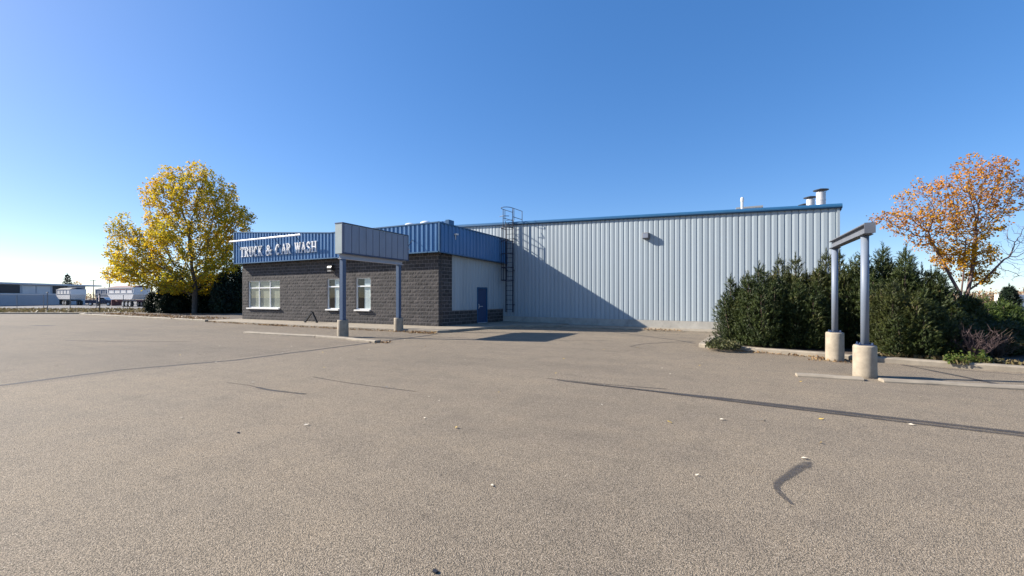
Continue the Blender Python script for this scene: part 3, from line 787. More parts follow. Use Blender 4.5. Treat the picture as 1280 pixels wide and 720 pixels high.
# ------------------------------------------------------------------ things on the building
# lettering
def arc(cx, cy, rx, ry, a0, a1, n=12):
    return [(cx + rx * math.cos(math.radians(a0 + (a1 - a0) * i / n)), cy + ry * math.sin(math.radians(a0 + (a1 - a0) * i / n))) for i in range(n + 1)]
TK, TN, SE = 0.19, 0.10, 0.07
def serif(x, y, w_=0.30): return ([(x - w_ / 2, y), (x + w_ / 2, y)], SE)
TK, TN, SE = 0.135, 0.075, 0.055
GL = {   # strokes in a 1-high cell: (points, thickness)
 'T': (0.72, [([(0.36, 0), (0.36, 1)], TK), ([(0.02, 0.95), (0.70, 0.95)], TN), ([(0.05, 0.74), (0.05, 0.98)], 0.06), ([(0.67, 0.74), (0.67, 0.98)], 0.06), serif(0.36, 0.035, 0.36)]),
 'R': (0.78, [([(0.18, 0), (0.18, 1)], TK), (arc(0.34, 0.74, 0.26, 0.22, 90, -90), 0.13), ([(0.18, 0.96), (0.36, 0.96)], TN), ([(0.18, 0.52), (0.36, 0.52)], TN), ([(0.38, 0.52), (0.66, 0.02)], TK * 0.9), serif(0.17, 0.035, 0.34), serif(0.68, 0.035, 0.2), serif(0.14, 0.965, 0.26)]),
 'U': (0.76, [([(0.17, 1), (0.17, 0.28)], TK), (arc(0.38, 0.28, 0.21, 0.24, 180, 360), 0.11), ([(0.59, 0.28), (0.59, 1)], TN), serif(0.17, 0.965, 0.34), serif(0.59, 0.965, 0.28)]),
 'C': (0.72, [(arc(0.38, 0.5, 0.27, 0.45, 60, 180), 0.13), (arc(0.38, 0.5, 0.27, 0.45, 180, 310), 0.13), ([(0.11, 0.36), (0.11, 0.64)], 0.17), ([(0.55, 0.68), (0.55, 0.97)], 0.07)]),
 'K': (0.80, [([(0.18, 0), (0.18, 1)], TK), ([(0.24, 0.42), (0.62, 0.95)], TN), ([(0.34, 0.54), (0.68, 0.02)], TK * 0.9), serif(0.18, 0.035, 0.34), serif(0.70, 0.035, 0.22), serif(0.18, 0.965, 0.34), serif(0.62, 0.965, 0.26)]),
 '&': (1.0, [(arc(0.42, 0.77, 0.15, 0.19, -60, 230), 0.10), ([(0.30, 0.64), (0.86, 0.03)], 0.16), ([(0.50, 0.60), (0.34, 0.50)], 0.10), (arc(0.36, 0.27, 0.24, 0.24, 100, 300), 0.13), ([(0.46, 0.06), (0.66, 0.18), (0.80, 0.48)], 0.09), serif(0.82, 0.50, 0.26)]),
 'A': (0.78, [([(0.10, 0.02), (0.40, 1)], TN), ([(0.38, 1), (0.66, 0.02)], TK), ([(0.20, 0.33), (0.56, 0.33)], 0.08), serif(0.11, 0.035, 0.24), serif(0.66, 0.035, 0.28)]),
 'W': (1.04, [([(0.12, 1), (0.33, 0.02)], TK), ([(0.31, 0.02), (0.52, 0.95)], TN), ([(0.50, 0.98), (0.72, 0.02)], TK), ([(0.70, 0.02), (0.92, 0.98)], TN), serif(0.12, 0.965, 0.28), serif(0.50, 0.965, 0.22), serif(0.92, 0.965, 0.24)]),
 'S': (0.68, [(arc(0.33, 0.73, 0.22, 0.22, 30, 230), 0.12), ([(0.17, 0.62), (0.50, 0.40)], TK), (arc(0.33, 0.26, 0.24, 0.22, 40, -150), 0.12), ([(0.51, 0.72), (0.51, 0.96)], 0.06), ([(0.12, 0.04), (0.12, 0.30)], 0.06)]),
 'H': (0.84, [([(0.18, 0), (0.18, 1)], TK), ([(0.66, 0), (0.66, 1)], TK), ([(0.18, 0.5), (0.66, 0.5)], 0.09), serif(0.18, 0.035, 0.32), serif(0.66, 0.035, 0.32), serif(0.18, 0.965, 0.32), serif(0.66, 0.965, 0.32)]),
}
LET = [('T', -30.17, -29.74), ('R', -29.68, -29.22), ('U', -29.17, -28.68), ('C', -28.62, -28.24), ('K', -28.17, -27.70), ('&', -27.35, -26.68), ('C', -26.31, -25.9), ('A', -25.72, -25.25), ('R', -25.23, -24.79), ('W', -24.4, -23.82), ('A', -23.8, -23.32), ('S', -23.26, -22.89), ('H', -22.84, -22.34)]
sgn = thing('lettering_sign', 'white raised serif letters reading TRUCK & CAR WASH on the blue fascia', 'sign', (-30.2, YF - FY - 0.05, 4.49))
for ch, xa, xb in LET:
    wd, st = GL[ch]; b = MB(); H_ = 0.68; sx = (xb - xa) / wd * 1.04; k = 0
    for pts, th in st:
        for a, c in zip(pts, pts[1:]):
            a = Vector((a[0] * sx, 0, a[1] * H_)); c = Vector((c[0] * sx, 0, c[1] * H_))
            dd = (c - a); L = dd.length
            if L < 1e-6: continue
            dd /= L; nn = Vector((-dd.z, 0, dd.x))
            t = th * (sx if abs(dd.z) > abs(dd.x) else H_) / 2 * 1.1
            dep = 0.05 + k * 0.0009; k += 1
            if len(pts) > 2:
                a = a - dd * t * 0.35; c = c + dd * t * 0.35
            q = [a - nn * t, c - nn * t, c + nn * t, a + nn * t]
            n = len(b.v)
            b.v += [(p.x, -dep, p.z) for p in q] + [(p.x, 0.0, p.z) for p in q]
            b.f += [(n, n + 1, n + 2, n + 3), (n + 7, n + 6, n + 5, n + 4)] + [(n + i, n + 4 + i, n + 4 + (i + 1) % 4, n + (i + 1) % 4) for i in range(4)]
    b.build('letter', 'white_letter', sgn, loc=(xa + 30.2, 0, 0))

# light trough in front of the lettering
lb = thing('sign_light_bar', 'long white light bar on thin arms in front of the TRUCK & CAR WASH lettering', 'light bar', (-26.9, 17.2, 5.55))
b = MB(); b.box(-3.72, 3.72, -0.05, 0.05, -0.05, 0.04); b.build('light_trough', 'white_letter', lb, bevel=0.015)
for x in (-3.2, -1.1, 1.1, 3.2):
    b = MB(); b.tube([(x, 0.02, -0.053), (x, 0.55, -0.55)], 0.014, 6); b.build('arm', 'black_metal', lb)

def wall_light(loc, rz, label):
    t = thing('wall_light', label, 'wall light', loc, rz, 'wall lights')
    b = MB(); rings = []
    for x in (-0.19, 0.19):
        rings.append([(x, 0, 0.20), (x, 0, -0.14), (x, -0.10, -0.14), (x, -0.24, -0.08), (x, -0.25, 0.04), (x, -0.18, 0.17)])
    b.extrude(rings, None); b.build('housing', 'bronze', t, bevel=0.015)
    l = MB(); l.box(-0.16, 0.16, -0.235, -0.03, -0.175, -0.142); l.build('lens', 'lens', t)
    return t
wl = wall_light((-21.45, YF - 0.02, 3.45), 0, 'dark wall light with white lens above the narrow windows on the block wall')
# hall floodlight (box on the ribbed wall)
hx = 0.0
fl = thing('wall_light', 'small grey box floodlight high on the pale ribbed wall', 'wall light', hall(9.15, 0.03, 4.95), math.atan2(hd.y, hd.x), 'wall lights')
b = MB(); b.box(-0.17, 0.17, -0.26, -0.0, -0.17, 0.15); b.build('housing', 'grey_fixture', fl, bevel=0.02)
b = MB(); b.box(-0.14, 0.14, -0.28, -0.262, -0.13, 0.11); b.build('lens', 'sign_panel', fl)
# arm floodlights on the fascia
def arm_light(loc, rz, label, dn):
    t = thing('floodlight', label, 'floodlight', loc, rz, 'floodlights on the fascia')
    b = MB(); b.tube([(0, 0, 0.55), (0, -0.16, 0.62), (0, -0.45, 0.30), (0, -0.50, dn + 0.10)], 0.016, 6); b.build('arm', 'black_metal', t)
    b = MB(); b.lathe([(0.02, dn + 0.10), (0.05, dn + 0.06), (0.085, dn - 0.05), (0.08, dn - 0.07), (0.0, dn - 0.065)], 0, -0.50, 12); b.build('lamp_head', 'lens', t, smooth=True)
    return t
arm_light((-14.72, YF - FY - 0.02, 4.12), 0, 'white floodlight on a thin dark arm on the sunlit end of the blue fascia', 0.12)
t = thing('camera_light', 'small pale fixture on the shaded side fascia near the corner', 'fixture', side(0.95, SF + 0.03, 5.05), math.atan2(sdv.y, sdv.x))
b = MB(); b.box(-0.10, 0.10, -0.16, 0, 0.02, 0.10); b.build('head', 'lens', t, bevel=0.01)
b = MB(); b.tube([(0, -0.03, 0.02), (0, -0.03, -0.22)], 0.02, 6); b.build('stem', 'lens', t)

# roof ventilators behind the fascia
for (x, y, lab) in ((-16.5, YF + 1.4, 'left white dome vent behind the blue fascia, nearer the canopy sign'), (-15.25, YF + 1.3, 'right white dome vent behind the blue fascia, nearer the corner')):
    t = thing('dome_vent', lab, 'roof vent', (x, y, 5.36), 0, 'white dome vents')
    b = MB(); b.lathe([(0.26, -0.215), (0.26, 0.50), (0.34, 0.52)], 0, 0, 20); b.build('collar', 'galv', t)
    b = MB(); b.lathe([(0.38, 0.522), (0.37, 0.58), (0.30, 0.66), (0.17, 0.72), (0.01, 0.74)], 0, 0, 20); b.build('dome', 'dome', t, smooth=True)

def stack(loc, r, h_, label, cap=True):
    t = thing('exhaust_stack', label, 'exhaust stack', loc, 0, 'exhaust stacks on the hall roof')
    b = MB(); b.lathe([(r, 0), (r, h_ * 0.62), (r + 0.012, h_ * 0.625), (r + 0.012, h_ * 0.66), (r, h_ * 0.665), (r, h_ - 0.06)], 0, 0, 24); b.build('pipe', 'galv', t, smooth=False)
    b = MB(); b.lathe([(r + 0.12, h_ + 0.03), (r + 0.13, h_ + 0.05), (0.02, h_ + 0.13)], 0, 0, 24); b.build('rain_cap', 'dark_cap', t)
    for k in range(3):
        b = MB(); a = k * 2.1; b.bar((r * math.cos(a), r * math.sin(a), h_ - 0.1), ((r + 0.02) * math.cos(a), (r + 0.02) * math.sin(a), h_ + 0.06), 0.03, 0.01)
        b.build('bracket', 'dark_cap', t)
    return t
stack(V(14.85, 20.0, 5.55), 0.19, 1.22, 'largest exhaust stack, rightmost of the three on the roof corner')
stack(V(16.0, 22.3, 5.55), 0.19, 1.42, 'middle exhaust stack half hidden behind the largest one')
stack(V(17.0, 24.2, 5.55), 0.17, 1.45, 'exhaust stack whose cap alone shows at the left of the trio')
t = thing('vent_pipe', 'slim white vent pipe with a cap standing alone on the hall roof', 'vent pipe', V(11.62, 21.0, 5.7))
b = MB(); b.lathe([(0.06, -0.1), (0.06, 0.80), (0.08, 0.81), (0.08, 0.95), (0.055, 1.01), (0.012, 1.02)], 0, 0, 16); b.build('pipe', 'lens', t)
t = thing('roof_hatch', 'low tan hatch just showing above the blue eave beside the vent pipe', 'roof hatch', V(12.3, 21.6, 5.6))
b = MB(); b.box(-0.55, 0.55, -0.4, 0.4, 0, 0.62); b.build('curb', 'sill', t); b = MB(); b.box(-0.6, 0.6, -0.45, 0.45, 0.622, 0.70); b.build('lid', 'roof', t)

# caged roof ladder
ld = thing('roof_ladder', 'dark steel caged ladder climbing the hall wall beside the office corner', 'ladder', hall(0.62, 0.0, 0), math.atan2(hd.y, hd.x))
LW = 0.26
def lt(name, fn, mat='dark_blue_steel'):
    b = MB(); fn(b); return b.build(name, mat, ld)
for s in (-1, 1):
    lt('rail', lambda b: b.bar((s * LW, -0.24, 0.72), (s * LW, -0.24, 6.45), 0.02, 0.075))
for i in range(20):
    lt('rung', lambda b: b.tube([(-LW + .011, -0.24, 0.9 + i * 0.30), (LW - .011, -0.24, 0.9 + i * 0.30)], 0.014, 6))
for z in (1.2, 3.4, 5.4):
    for s in (-1, 1):
        lt('bracket', lambda b: b.bar((s * LW, -0.20, z), (s * LW, -0.03, z), 0.04, 0.05))
def hoop(b, z):
    b_ = [(0.31, -0.22), (0.36, -0.40), (0.33, -0.66), (0.2, -0.86), (0, -0.93), (-0.2, -0.86), (-0.33, -0.66), (-0.36, -0.40), (-0.31, -0.22)]
    for p, q in zip(b_, b_[1:]):
        b.bar((p[0], p[1], z), (q[0], q[1], z), 0.012, 0.06)
for z in (2.75, 3.55, 4.4, 5.2, 6.05):
    lt('cage_hoop', lambda b: hoop(b, z))
for (x, y) in ((0.355, -0.42), (0.2, -0.865), (0, -0.935), (-0.2, -0.865), (-0.355, -0.42)):
    b = MB(); b.bar((x, y - 0.008, 2.72), (x, y - 0.008, 7.15 if abs(x) > 0.3 else 6.05), 0.045, 0.012); b.build('cage_strap', 'dark_blue_steel', ld)
# walk-through handrails above the eave
for s in (-1, 1):
    lt('handrail', lambda b: (b.tube([(s * 0.36, -0.42, 6.0), (s * 0.36, -0.42, 7.30), (s * 0.36, 0.75, 7.30), (s * 0.36, 0.75, 6.25)], 0.024, 8), b.tube([(s * 0.36, -0.42, 6.75), (s * 0.36, 0.75, 6.75)], 0.02, 8)))
    lt('top_rail', lambda b: b.tube([(s * LW, -0.24, 6.4), (s * 0.34, -0.24, 6.6), (s * 0.34, -0.24, 7.28)], 0.02, 8))
lt('top_hoop', lambda b: b.tube([(0.36, -0.42, 7.3), (0.33, -0.70, 7.3), (0.2, -0.88, 7.3), (0, -0.95, 7.3), (-0.2, -0.88, 7.3), (-0.33, -0.7, 7.3), (-0.36, -0.42, 7.3)], 0.02, 8))
lt('safety_gate', lambda b: b.tube([(-0.3, -0.9, 6.75), (0, -0.95, 6.75), (0.3, -0.75, 6.75)], 0.02, 8))

# black inverted V stand by the block wall
t = thing('bent_stand', 'black inverted V shaped metal stand in front of the block wall', 'stand', (-22.3, 17.3, 0.12), 0.1)
b = MB(); b.bar((0.0, 0, 0.66), (-0.62, 0.05, 0.02), 0.10, 0.10); b.build('long_leg', 'black_metal', t)
b = MB(); b.bar((0.03, 0, 0.655), (0.46, -0.05, 0.02), 0.12, 0.06); b.build('short_leg', 'black_metal', t)

# ------------------------------------------------------------------ sign frames
def hbeam(b, x, y0, y1, z, wd, ht, tf=0.02):
    b.box(x - wd / 2, x + wd / 2, y0, y1, z, z + tf); b.box(x - wd / 2, x + wd / 2, y0, y1, z + ht - tf, z + ht); b.box(x - 0.008, x + 0.008, y0, y1, z + tf, z + ht - tf)
def pier(loc, h_, r, parent, seed):
    rd = random.Random(seed); b = MB(); rings = []
    prof = [(r, -0.1), (r * 1.01, 0.06), (r, 0.3), (r * 0.99, h_ - 0.03), (r * 0.94, h_), (0.02, h_ + 0.005)]
    for rr_, z in prof:
        rings.append([(loc[0] + rr_ * (1 + rd.uniform(-0.012, 0.012)) * math.cos(2 * PI * k / 28), loc[1] + rr_ * (1 + rd.uniform(-0.012, 0.012)) * math.sin(2 * PI * k / 28), z) for k in range(28)])
    b.extrude(rings, None)
    o = b.build('concrete_pier', 'pier_concrete', parent, smooth=True)
    return o

cs = thing('canopy_signpost', 'blank grey panelled sign board on two blue posts in front of the office', 'sign frame', (-14.1, 12.3, 0))
for i, (y, hh) in enumerate(((0.12, 0.72), (3.5, 0.66))):
    pier((0, y), hh, 0.225, cs, 11 + i)
    b = MB(); b.box(-0.09, 0.09, y - 0.09, y + 0.09, hh + 0.013, 3.26); b.build('post', 'post_blue', cs, bevel=0.008)
    b = MB(); b.box(-0.15, 0.15, y - 0.15, y + 0.15, hh + 0.003, hh + 0.012); b.build('base_plate', 'sign_trim', cs)
b = MB(); hbeam(b, 0, -0.05, 3.75, 3.265, 0.2, 0.2); b.build('beam', 'beam_skylit', cs)
b = MB(); b.box(-0.2, 0.2, -0.1, 3.95, 3.48, 4.72); b.build('sign_box', 'sign_end', cs)
# ribbed face towards the hall side
cf = lambda y, d, z: (0.202 + d, y, z)
b0 = ribbed(cf, -0.06, 3.91, lambda x: 3.53, lambda x: 4.69, [(0, 0.026), (0.36, 0.026), (0.366, 0), (0.394, 0)], pitch=0.4)
mb = MB(); mb.v = b0.v; mb.f = b0.f; mb.build('sign_face', 'sign_panel', cs)
b = MB(); b.box(-0.22, 0.235, -0.115, 3.965, 4.721, 4.76); b.box(0.2005, 0.235, -0.115, 3.965, 3.47, 3.525); b.box(0.2005, 0.235, -0.115, -0.065, 3.526, 4.72); b.box(0.2005, 0.235, 3.912, 3.965, 3.526, 4.72)
b.build('sign_trim', 'sign_trim', cs)

rf = thing('empty_signpost', 'empty blue grey post frame with an open steel beam beside the pine hedge', 'sign frame', (2.71, 11.03, 0))
for i, (y, hh) in enumerate(((0.0, 0.66), (2.52, 0.74))):
    pier((0, y), hh, 0.20, rf, 21 + i)
    b = MB(); b.lathe([(0.070, hh + 0.012), (0.070, 2.94)], 0, y, 28); b.build('post', 'post_paint', rf, smooth=True)
    b = MB(); b.box(-0.13, 0.13, y - 0.13, y + 0.13, hh + 0.006, hh + 0.02)
    for sx in (-0.10, 0.10):
        for sy in (-0.10, 0.10):
            b.lathe([(0.018, hh + 0.021), (0.018, hh + 0.06)], sx, y + sy, 8)
    b.build('base_plate', 'sign_trim', rf)
    b = MB(); b.box(-0.11, 0.11, y - 0.12, y + 0.12, 2.941, 2.955); b.build('cap_plate', 'beam_paint', rf)
b = MB(); hbeam(b, 0, -0.32, 2.80, 2.957, 0.17, 0.20); b.build('beam', 'beam_paint', rf)
b = MB(); b.box(-0.09, 0.09, -0.335, -0.322, 2.95, 3.163); b.build('end_plate', 'beam_paint', rf)

# ------------------------------------------------------------------ vegetation
def colonize(att, base, top, step=0.3, infl=2.2, kill=0.5, maxit=160, extra=None, seed=0, up=0.0):
    rng = np.random.default_rng(seed)
    nodes = [np.array(base, float)]; par = [-1]
    n = max(1, int(np.linalg.norm(np.array(top) - np.array(base)) / step))
    for i in range(1, n + 1):
        nodes.append(np.array(base, float) + (np.array(top, float) - np.array(base, float)) * i / n); par.append(len(nodes) - 2)
    for stem in (extra or []):
        p = 0 if stem[0] is None else stem[0]
        last = p
        for q in stem[1]:
            a = nodes[last]; k = max(1, int(np.linalg.norm(np.array(q) - a) / step))
            for i in range(1, k + 1):
                nodes.append(a + (np.array(q, float) - a) * i / k); par.append(last if i == 1 else len(nodes) - 2)
            last = len(nodes) - 1
    A = np.array(att, float)
    N = np.array(nodes)
    D = np.linalg.norm(A[:, None, :] - N[None], axis=2)
    near = D.argmin(1); dist = D.min(1)
    alive = dist > kill
    for it in range(maxit):
        act = alive & (dist < infl)
        if not act.any():
            infl *= 1.5
            if infl > 12: break
            continue
        new = {}
        idx = np.where(act)[0]
        dirs = A[idx] - N[near[idx]]; dirs /= np.linalg.norm(dirs, axis=1)[:, None]
        acc = np.zeros((len(N), 3)); np.add.at(acc, near[idx], dirs)
        gn = np.unique(near[idx])
        add = []
        for gi in gn:
            v = acc[gi]; L = np.linalg.norm(v)
            if L < 1e-6: v = rng.normal(size=3); L = np.linalg.norm(v)
            v = v / L + rng.normal(0, 0.12, 3) + np.array([0, 0, up]); v /= np.linalg.norm(v)
            add.append(N[gi] + v * step); par.append(int(gi))
        add = np.array(add); pn = par[len(N):]; del par[len(N):]
        dd = np.linalg.norm(add[:, None, :] - N[None], axis=2).min(1)
        ok = dd > step * 0.45
        for gi, good in zip(gn, ok):
            if not good:                        # growth is stuck between two points: give those points up
                alive &= ~((near == gi) & (dist < infl))
        add = add[ok]; par += [q for q, good in zip(pn, ok) if good]
        if not len(add): continue
        o = len(N); N = np.vstack([N, add])
        D = np.linalg.norm(A[:, None, :] - N[None, o:], axis=2)
        j = D.argmin(1); dj = D.min(1)
        b = dj < dist; near[b] = o + j[b]; dist[b] = dj[b]
        alive &= dist > kill
        if not alive.any() or len(N) > 14000: break
    return N, np.array(par)

def branch_radii(par, tip, p=2.4, rmax=1.0):
    n = len(par); acc = np.zeros(n); kids = np.zeros(n, int)
    for i in range(n):
        if par[i] >= 0: kids[par[i]] += 1
    r = np.zeros(n)
    for i in range(n - 1, -1, -1):
        r[i] = max(tip, acc[i] ** (1 / p)) if kids[i] else tip
        if par[i] >= 0: acc[par[i]] += r[i] ** p
    return np.minimum(r, rmax), kids

def branch_mesh(name, N, par, r, mat, parent, rmin=0.0):
    V_, F_ = [], []
    for k_sides, sel in ((3, r < 0.035), (7, r >= 0.035)):
        idx = np.array([i for i in range(len(N)) if par[i] >= 0 and sel[i] and r[i] >= rmin])
        if not len(idx): continue
        a = N[par[idx]]; b = N[idx]; d = b - a; d /= np.maximum(np.linalg.norm(d, axis=1), 1e-6)[:, None]
        ref = np.where(np.abs(d[:, 2:3]) < 0.9, np.array([[0, 0, 1.0]]), np.array([[1.0, 0, 0]]))
        u = np.cross(d, ref); u /= np.linalg.norm(u, axis=1)[:, None]; v = np.cross(d, u)
        base = sum(len(x) for x in V_)
        ra = np.minimum(r[par[idx]], r[idx] * 1.45)[:, None]; rb = r[idx][:, None]
        ring = []
        for c, rr_ in ((a - d * rb * 0.3, ra), (b, rb)):
            for k in range(k_sides):
                th = 2 * PI * k / k_sides
                ring.append(c + (u * math.cos(th) + v * math.sin(th)) * rr_)
        vv = np.stack(ring, 1)
        V_.append(vv.reshape(-1, 3))
        o = base + np.arange(len(idx)) * 2 * k_sides
        for k in range(k_sides):
            j = (k + 1) % k_sides
            F_.append(np.stack([o + k, o + j, o + k_sides + j, o + k_sides + k], 1))
    return big_mesh(name, np.vstack(V_), np.vstack(F_), mat, parent)

def leaf_cards(P, size, rng, droop=0.3):
    """small folded leaves: four-point leaf blades at the points P"""
    n = len(P); s = size * rng.uniform(0.6, 1.3, n)[:, None]
    a = rng.normal(size=(n, 3)); a[:, 2] -= droop; a /= np.linalg.norm(a, axis=1)[:, None]
    b = rng.normal(size=(n, 3)); b -= a * (a * b).sum(1)[:, None]; b /= np.linalg.norm(b, axis=1)[:, None]
    c = np.cross(a, b)
    v = np.stack([P, P + a * s * 0.5 + b * s * 0.36 + c * s * 0.08, P + a * s, P + a * s * 0.5 - b * s * 0.36 + c * s * 0.08], 1)
    f = np.arange(n * 4).reshape(n, 4)
    return v.reshape(-1, 3), f

def ell(rng, c, r, n, shell=0.35):
    d = rng.normal(size=(n, 3)); d /= np.linalg.norm(d, axis=1)[:, None]
    u = (shell + (1 - shell) * rng.random(n)) ** (1 / 2.0)
    return np.array(c) + d * u[:, None] * np.array(r)

# --- yellow tree: local axes x = right, y = ahead, z = up as seen from the lot
def yellow_tree():
    t = thing('yellow_tree', 'tall autumn tree with yellow and green leaves beside the office', 'tree', V(-31.0, 40.6, 0.1), TH)
    rng = np.random.default_rng(5)
    k = 40.6 / 520
    def px(x, y): return ((x - 246) * k, (393 - y) * k)
    lobes = [  # image-read lobes of the crown: centre x, y, half width, half height, depth, count
        (240, 305, 46, 42, 3.8, 340), (243, 248, 22, 26, 2.4, 110), (215, 255, 15, 24, 2.0, 80), (188, 248, 4, 22, 0.9, 34), (197, 240, 4, 24, 0.9, 36), (209, 226, 6, 20, 1.0, 40), (225, 222, 6, 18, 1.0, 40), (250, 220, 11, 18, 1.4, 55), (264, 228, 6, 16, 1.0, 30), (279, 238, 5, 18, 1.0, 30), (293, 245, 5, 18, 1.0, 26),
        (275, 262, 22, 30, 2.4, 120), (296, 278, 18, 26, 2.0, 90), (308, 272, 10, 14, 1.4, 30), (284, 310, 22, 26, 2.4, 90),
        (172, 328, 26, 18, 2.4, 130), (186, 306, 17, 20, 2.0, 90), (202, 282, 12, 18, 1.6, 60), (285, 330, 20, 16, 2.2, 70), (145, 295, 4, 24, 0.9, 34), (158, 288, 5, 26, 1.0, 36), (150, 318, 9, 16, 1.4, 40), (176, 305, 9, 14, 1.2, 26), (185, 340, 34, 20, 3.0, 130), (230, 352, 44, 18, 3.6, 190), (238, 363, 34, 7, 2.6, 70), (160, 345, 20, 12, 2.0, 50), (272, 345, 20, 16, 2.2, 60)]
    att = []
    for (x, y, hw, hh, dp, n) in lobes:
        cx, cz = px(x, y); att.append(ell(rng, (cx, 0, cz), (hw * k, dp, hh * k), int(n * 2.2), 0.1))
    att = np.vstack(att)
    N, par = colonize(att, (0, 0, 0), (0.1, 0, 2.6), step=0.28, infl=1.9, kill=0.38, seed=1, up=0.10)
    r, kids = branch_radii(par, 0.011, 2.15, 0.33)
    branch_mesh('trunk', N, par, r, 'bark', t)
    tips = np.where((r < 0.028) & (N[:, 2] > 2.0))[0]
    P = []
    for i in tips:
        m = 22 if kids[i] == 0 else 13
        P.append(N[i] + rng.normal(0, 0.155, (m, 3)))
    P = np.vstack(P)
    if len(P) > 150000: P = P[rng.permutation(len(P))[:150000]]
    v, f = leaf_cards(P, 0.185, rng)
    big_mesh('crown', v, f, 'yellow_leaf', t)
yellow_tree()

def orange_tree():
    t = thing('orange_tree', 'sparse orange and pink autumn tree with bare right hand twigs behind the hedge', 'tree', V(24.5, 22.6, 0.05), TH)
    rng = np.random.default_rng(9)
    k = 22.6 / 520; yb = 372 + 1.6 / k
    def px(x, y): return ((x - 1205) * k, (yb - y) * k)
    lobes = [(1224, 262, 26, 42, 1.5, 190), (1246, 212, 7, 22, 0.7, 40), (1258, 218, 9, 22, 0.8, 36), (1232, 225, 8, 26, 0.8, 40), (1214, 210, 7, 22, 0.7, 40), (1270, 236, 6, 14, 0.6, 18), (1180, 268, 22, 26, 1.3, 90), (1140, 278, 26, 20, 1.3, 90), (1112, 272, 20, 8, 0.9, 36), (1130, 250, 8, 16, 0.7, 26), (1152, 240, 8, 20, 0.7, 30), (1172, 240, 7, 18, 0.7, 26), (1168, 300, 26, 16, 1.4, 70), (1205, 320, 30, 20, 1.5, 90), (1262, 245, 16, 26, 1.3, 60), (1205, 230, 14, 30, 1.2, 60), (1225, 345, 16, 10, 1.0, 25), (1185, 235, 14, 20, 1.0, 35)]
    att = []
    for (x, y, hw, hh, dp, n) in lobes:
        cx, cz = px(x, y); att.append(ell(rng, (cx, 0, cz), (hw * k, dp, hh * k), int(n * 4), 0.05))
    leafy = np.vstack(att)
    leafy = leafy; bare = []
    for (x, y, hw, hh, dp, n) in [(1268, 310, 26, 20, 1.4, 170), (1262, 340, 20, 14, 1.2, 90), (1290, 290, 20, 22, 1.4, 130)]:
        cx, cz = px(x, y); bare.append(ell(rng, (cx, 0, cz), (hw * k, dp, hh * k), n, 0.2))
    att = np.vstack([leafy] + bare)
    q = lambda x, y, d=0: (px(x, y)[0], d, px(x, y)[1])
    N, par = colonize(att, (0, 0, 0), q(1205, 378), step=0.13, infl=0.9, kill=0.16, seed=3, up=0.06,
                      extra=[(None, [q(1203, 370), q(1194, 345, 0.2), q(1184, 320, 0.3), q(1172, 296, 0.4)]), (None, [q(1208, 368, -0.1), q(1212, 335, -0.2), q(1216, 290, -0.2)]), (None, [q(1210, 366, 0.1), q(1226, 350, -0.2), q(1248, 325, -0.3)]), (None, [q(1203, 366), q(1199, 335, -0.3), q(1196, 300, -0.5)])])
    r, kids = branch_radii(par, 0.0055, 2.25, 0.17)
    branch_mesh('trunk', N, par, r, 'pink_bark', t)
    xb, zb = (N[:, 0] / k + 1205), (yb - N[:, 2] / k)
    leafzone = ~((xb > 1243) & (zb > 275)) & (zb < 362)
    tips = np.where((r < 0.012) & leafzone)[0]
    P = []
    for i in tips:
        m = rng.integers(3, 9) if kids[i] == 0 else rng.integers(0, 5)
        if math.hypot((xb[i] - 1214) / 34, (zb[i] - 318) / 42) < 1: m = m * 2 + 1
        if m: P.append(N[i] + rng.normal(0, 0.075, (m, 3)))
    P = np.vstack(P)
    v, f = leaf_cards(P, 0.115, rng, 0.6)
    gx, gz = P[:, 0] / k + 1205, yb - P[:, 2] / k
    gold = (np.hypot((gx - 1214) / 34, (gz - 318) / 42) < rng.uniform(0.7, 1.5, len(P)))
    gold4 = np.repeat(gold, 4)
    for sel, nm, mt in ((~gold4, 'crown', 'orange_leaf'), (gold4, 'golden_foliage', 'gold_tree_leaf')):
        vv = v[sel]; big_mesh(nm, vv, np.arange(len(vv)).reshape(-1, 4), mt, t)
orange_tree()

# --- mugo pines: clumps of upright leaders covered in needle shoots
def shoot_mesh(P, D, L, rng, nn=11, nl=0.075, wdt=0.010):
    """needle shoots: at each point P a brush of thin triangles along direction D"""
    n = len(P); out = []
    ref = np.where(np.abs(D[:, 2:3]) < 0.9, np.array([[0, 0, 1.0]]), np.array([[1.0, 0, 0]]))
    u = np.cross(D, ref); u /= np.linalg.norm(u, axis=1)[:, None]; v = np.cross(D, u)
    for k in range(nn):
        th = rng.uniform(0, 2 * PI, n)[:, None]; tpos = ((k + 0.5) / nn)
        rad = u * np.cos(th) + v * np.sin(th); tang = v * np.cos(th) - u * np.sin(th)
        b = P + D * (L[:, None] * tpos); ln = nl * rng.uniform(0.8, 1.2, n)[:, None]
        tip = b + (rad * 0.72 + D * 0.75) * ln
        out.append(np.stack([b - tang * wdt, b + tang * wdt, tip], 1))
    vv = np.stack(out, 1).reshape(-1, 3)
    f = np.arange(len(vv)).reshape(-1, 3)
    return vv, f

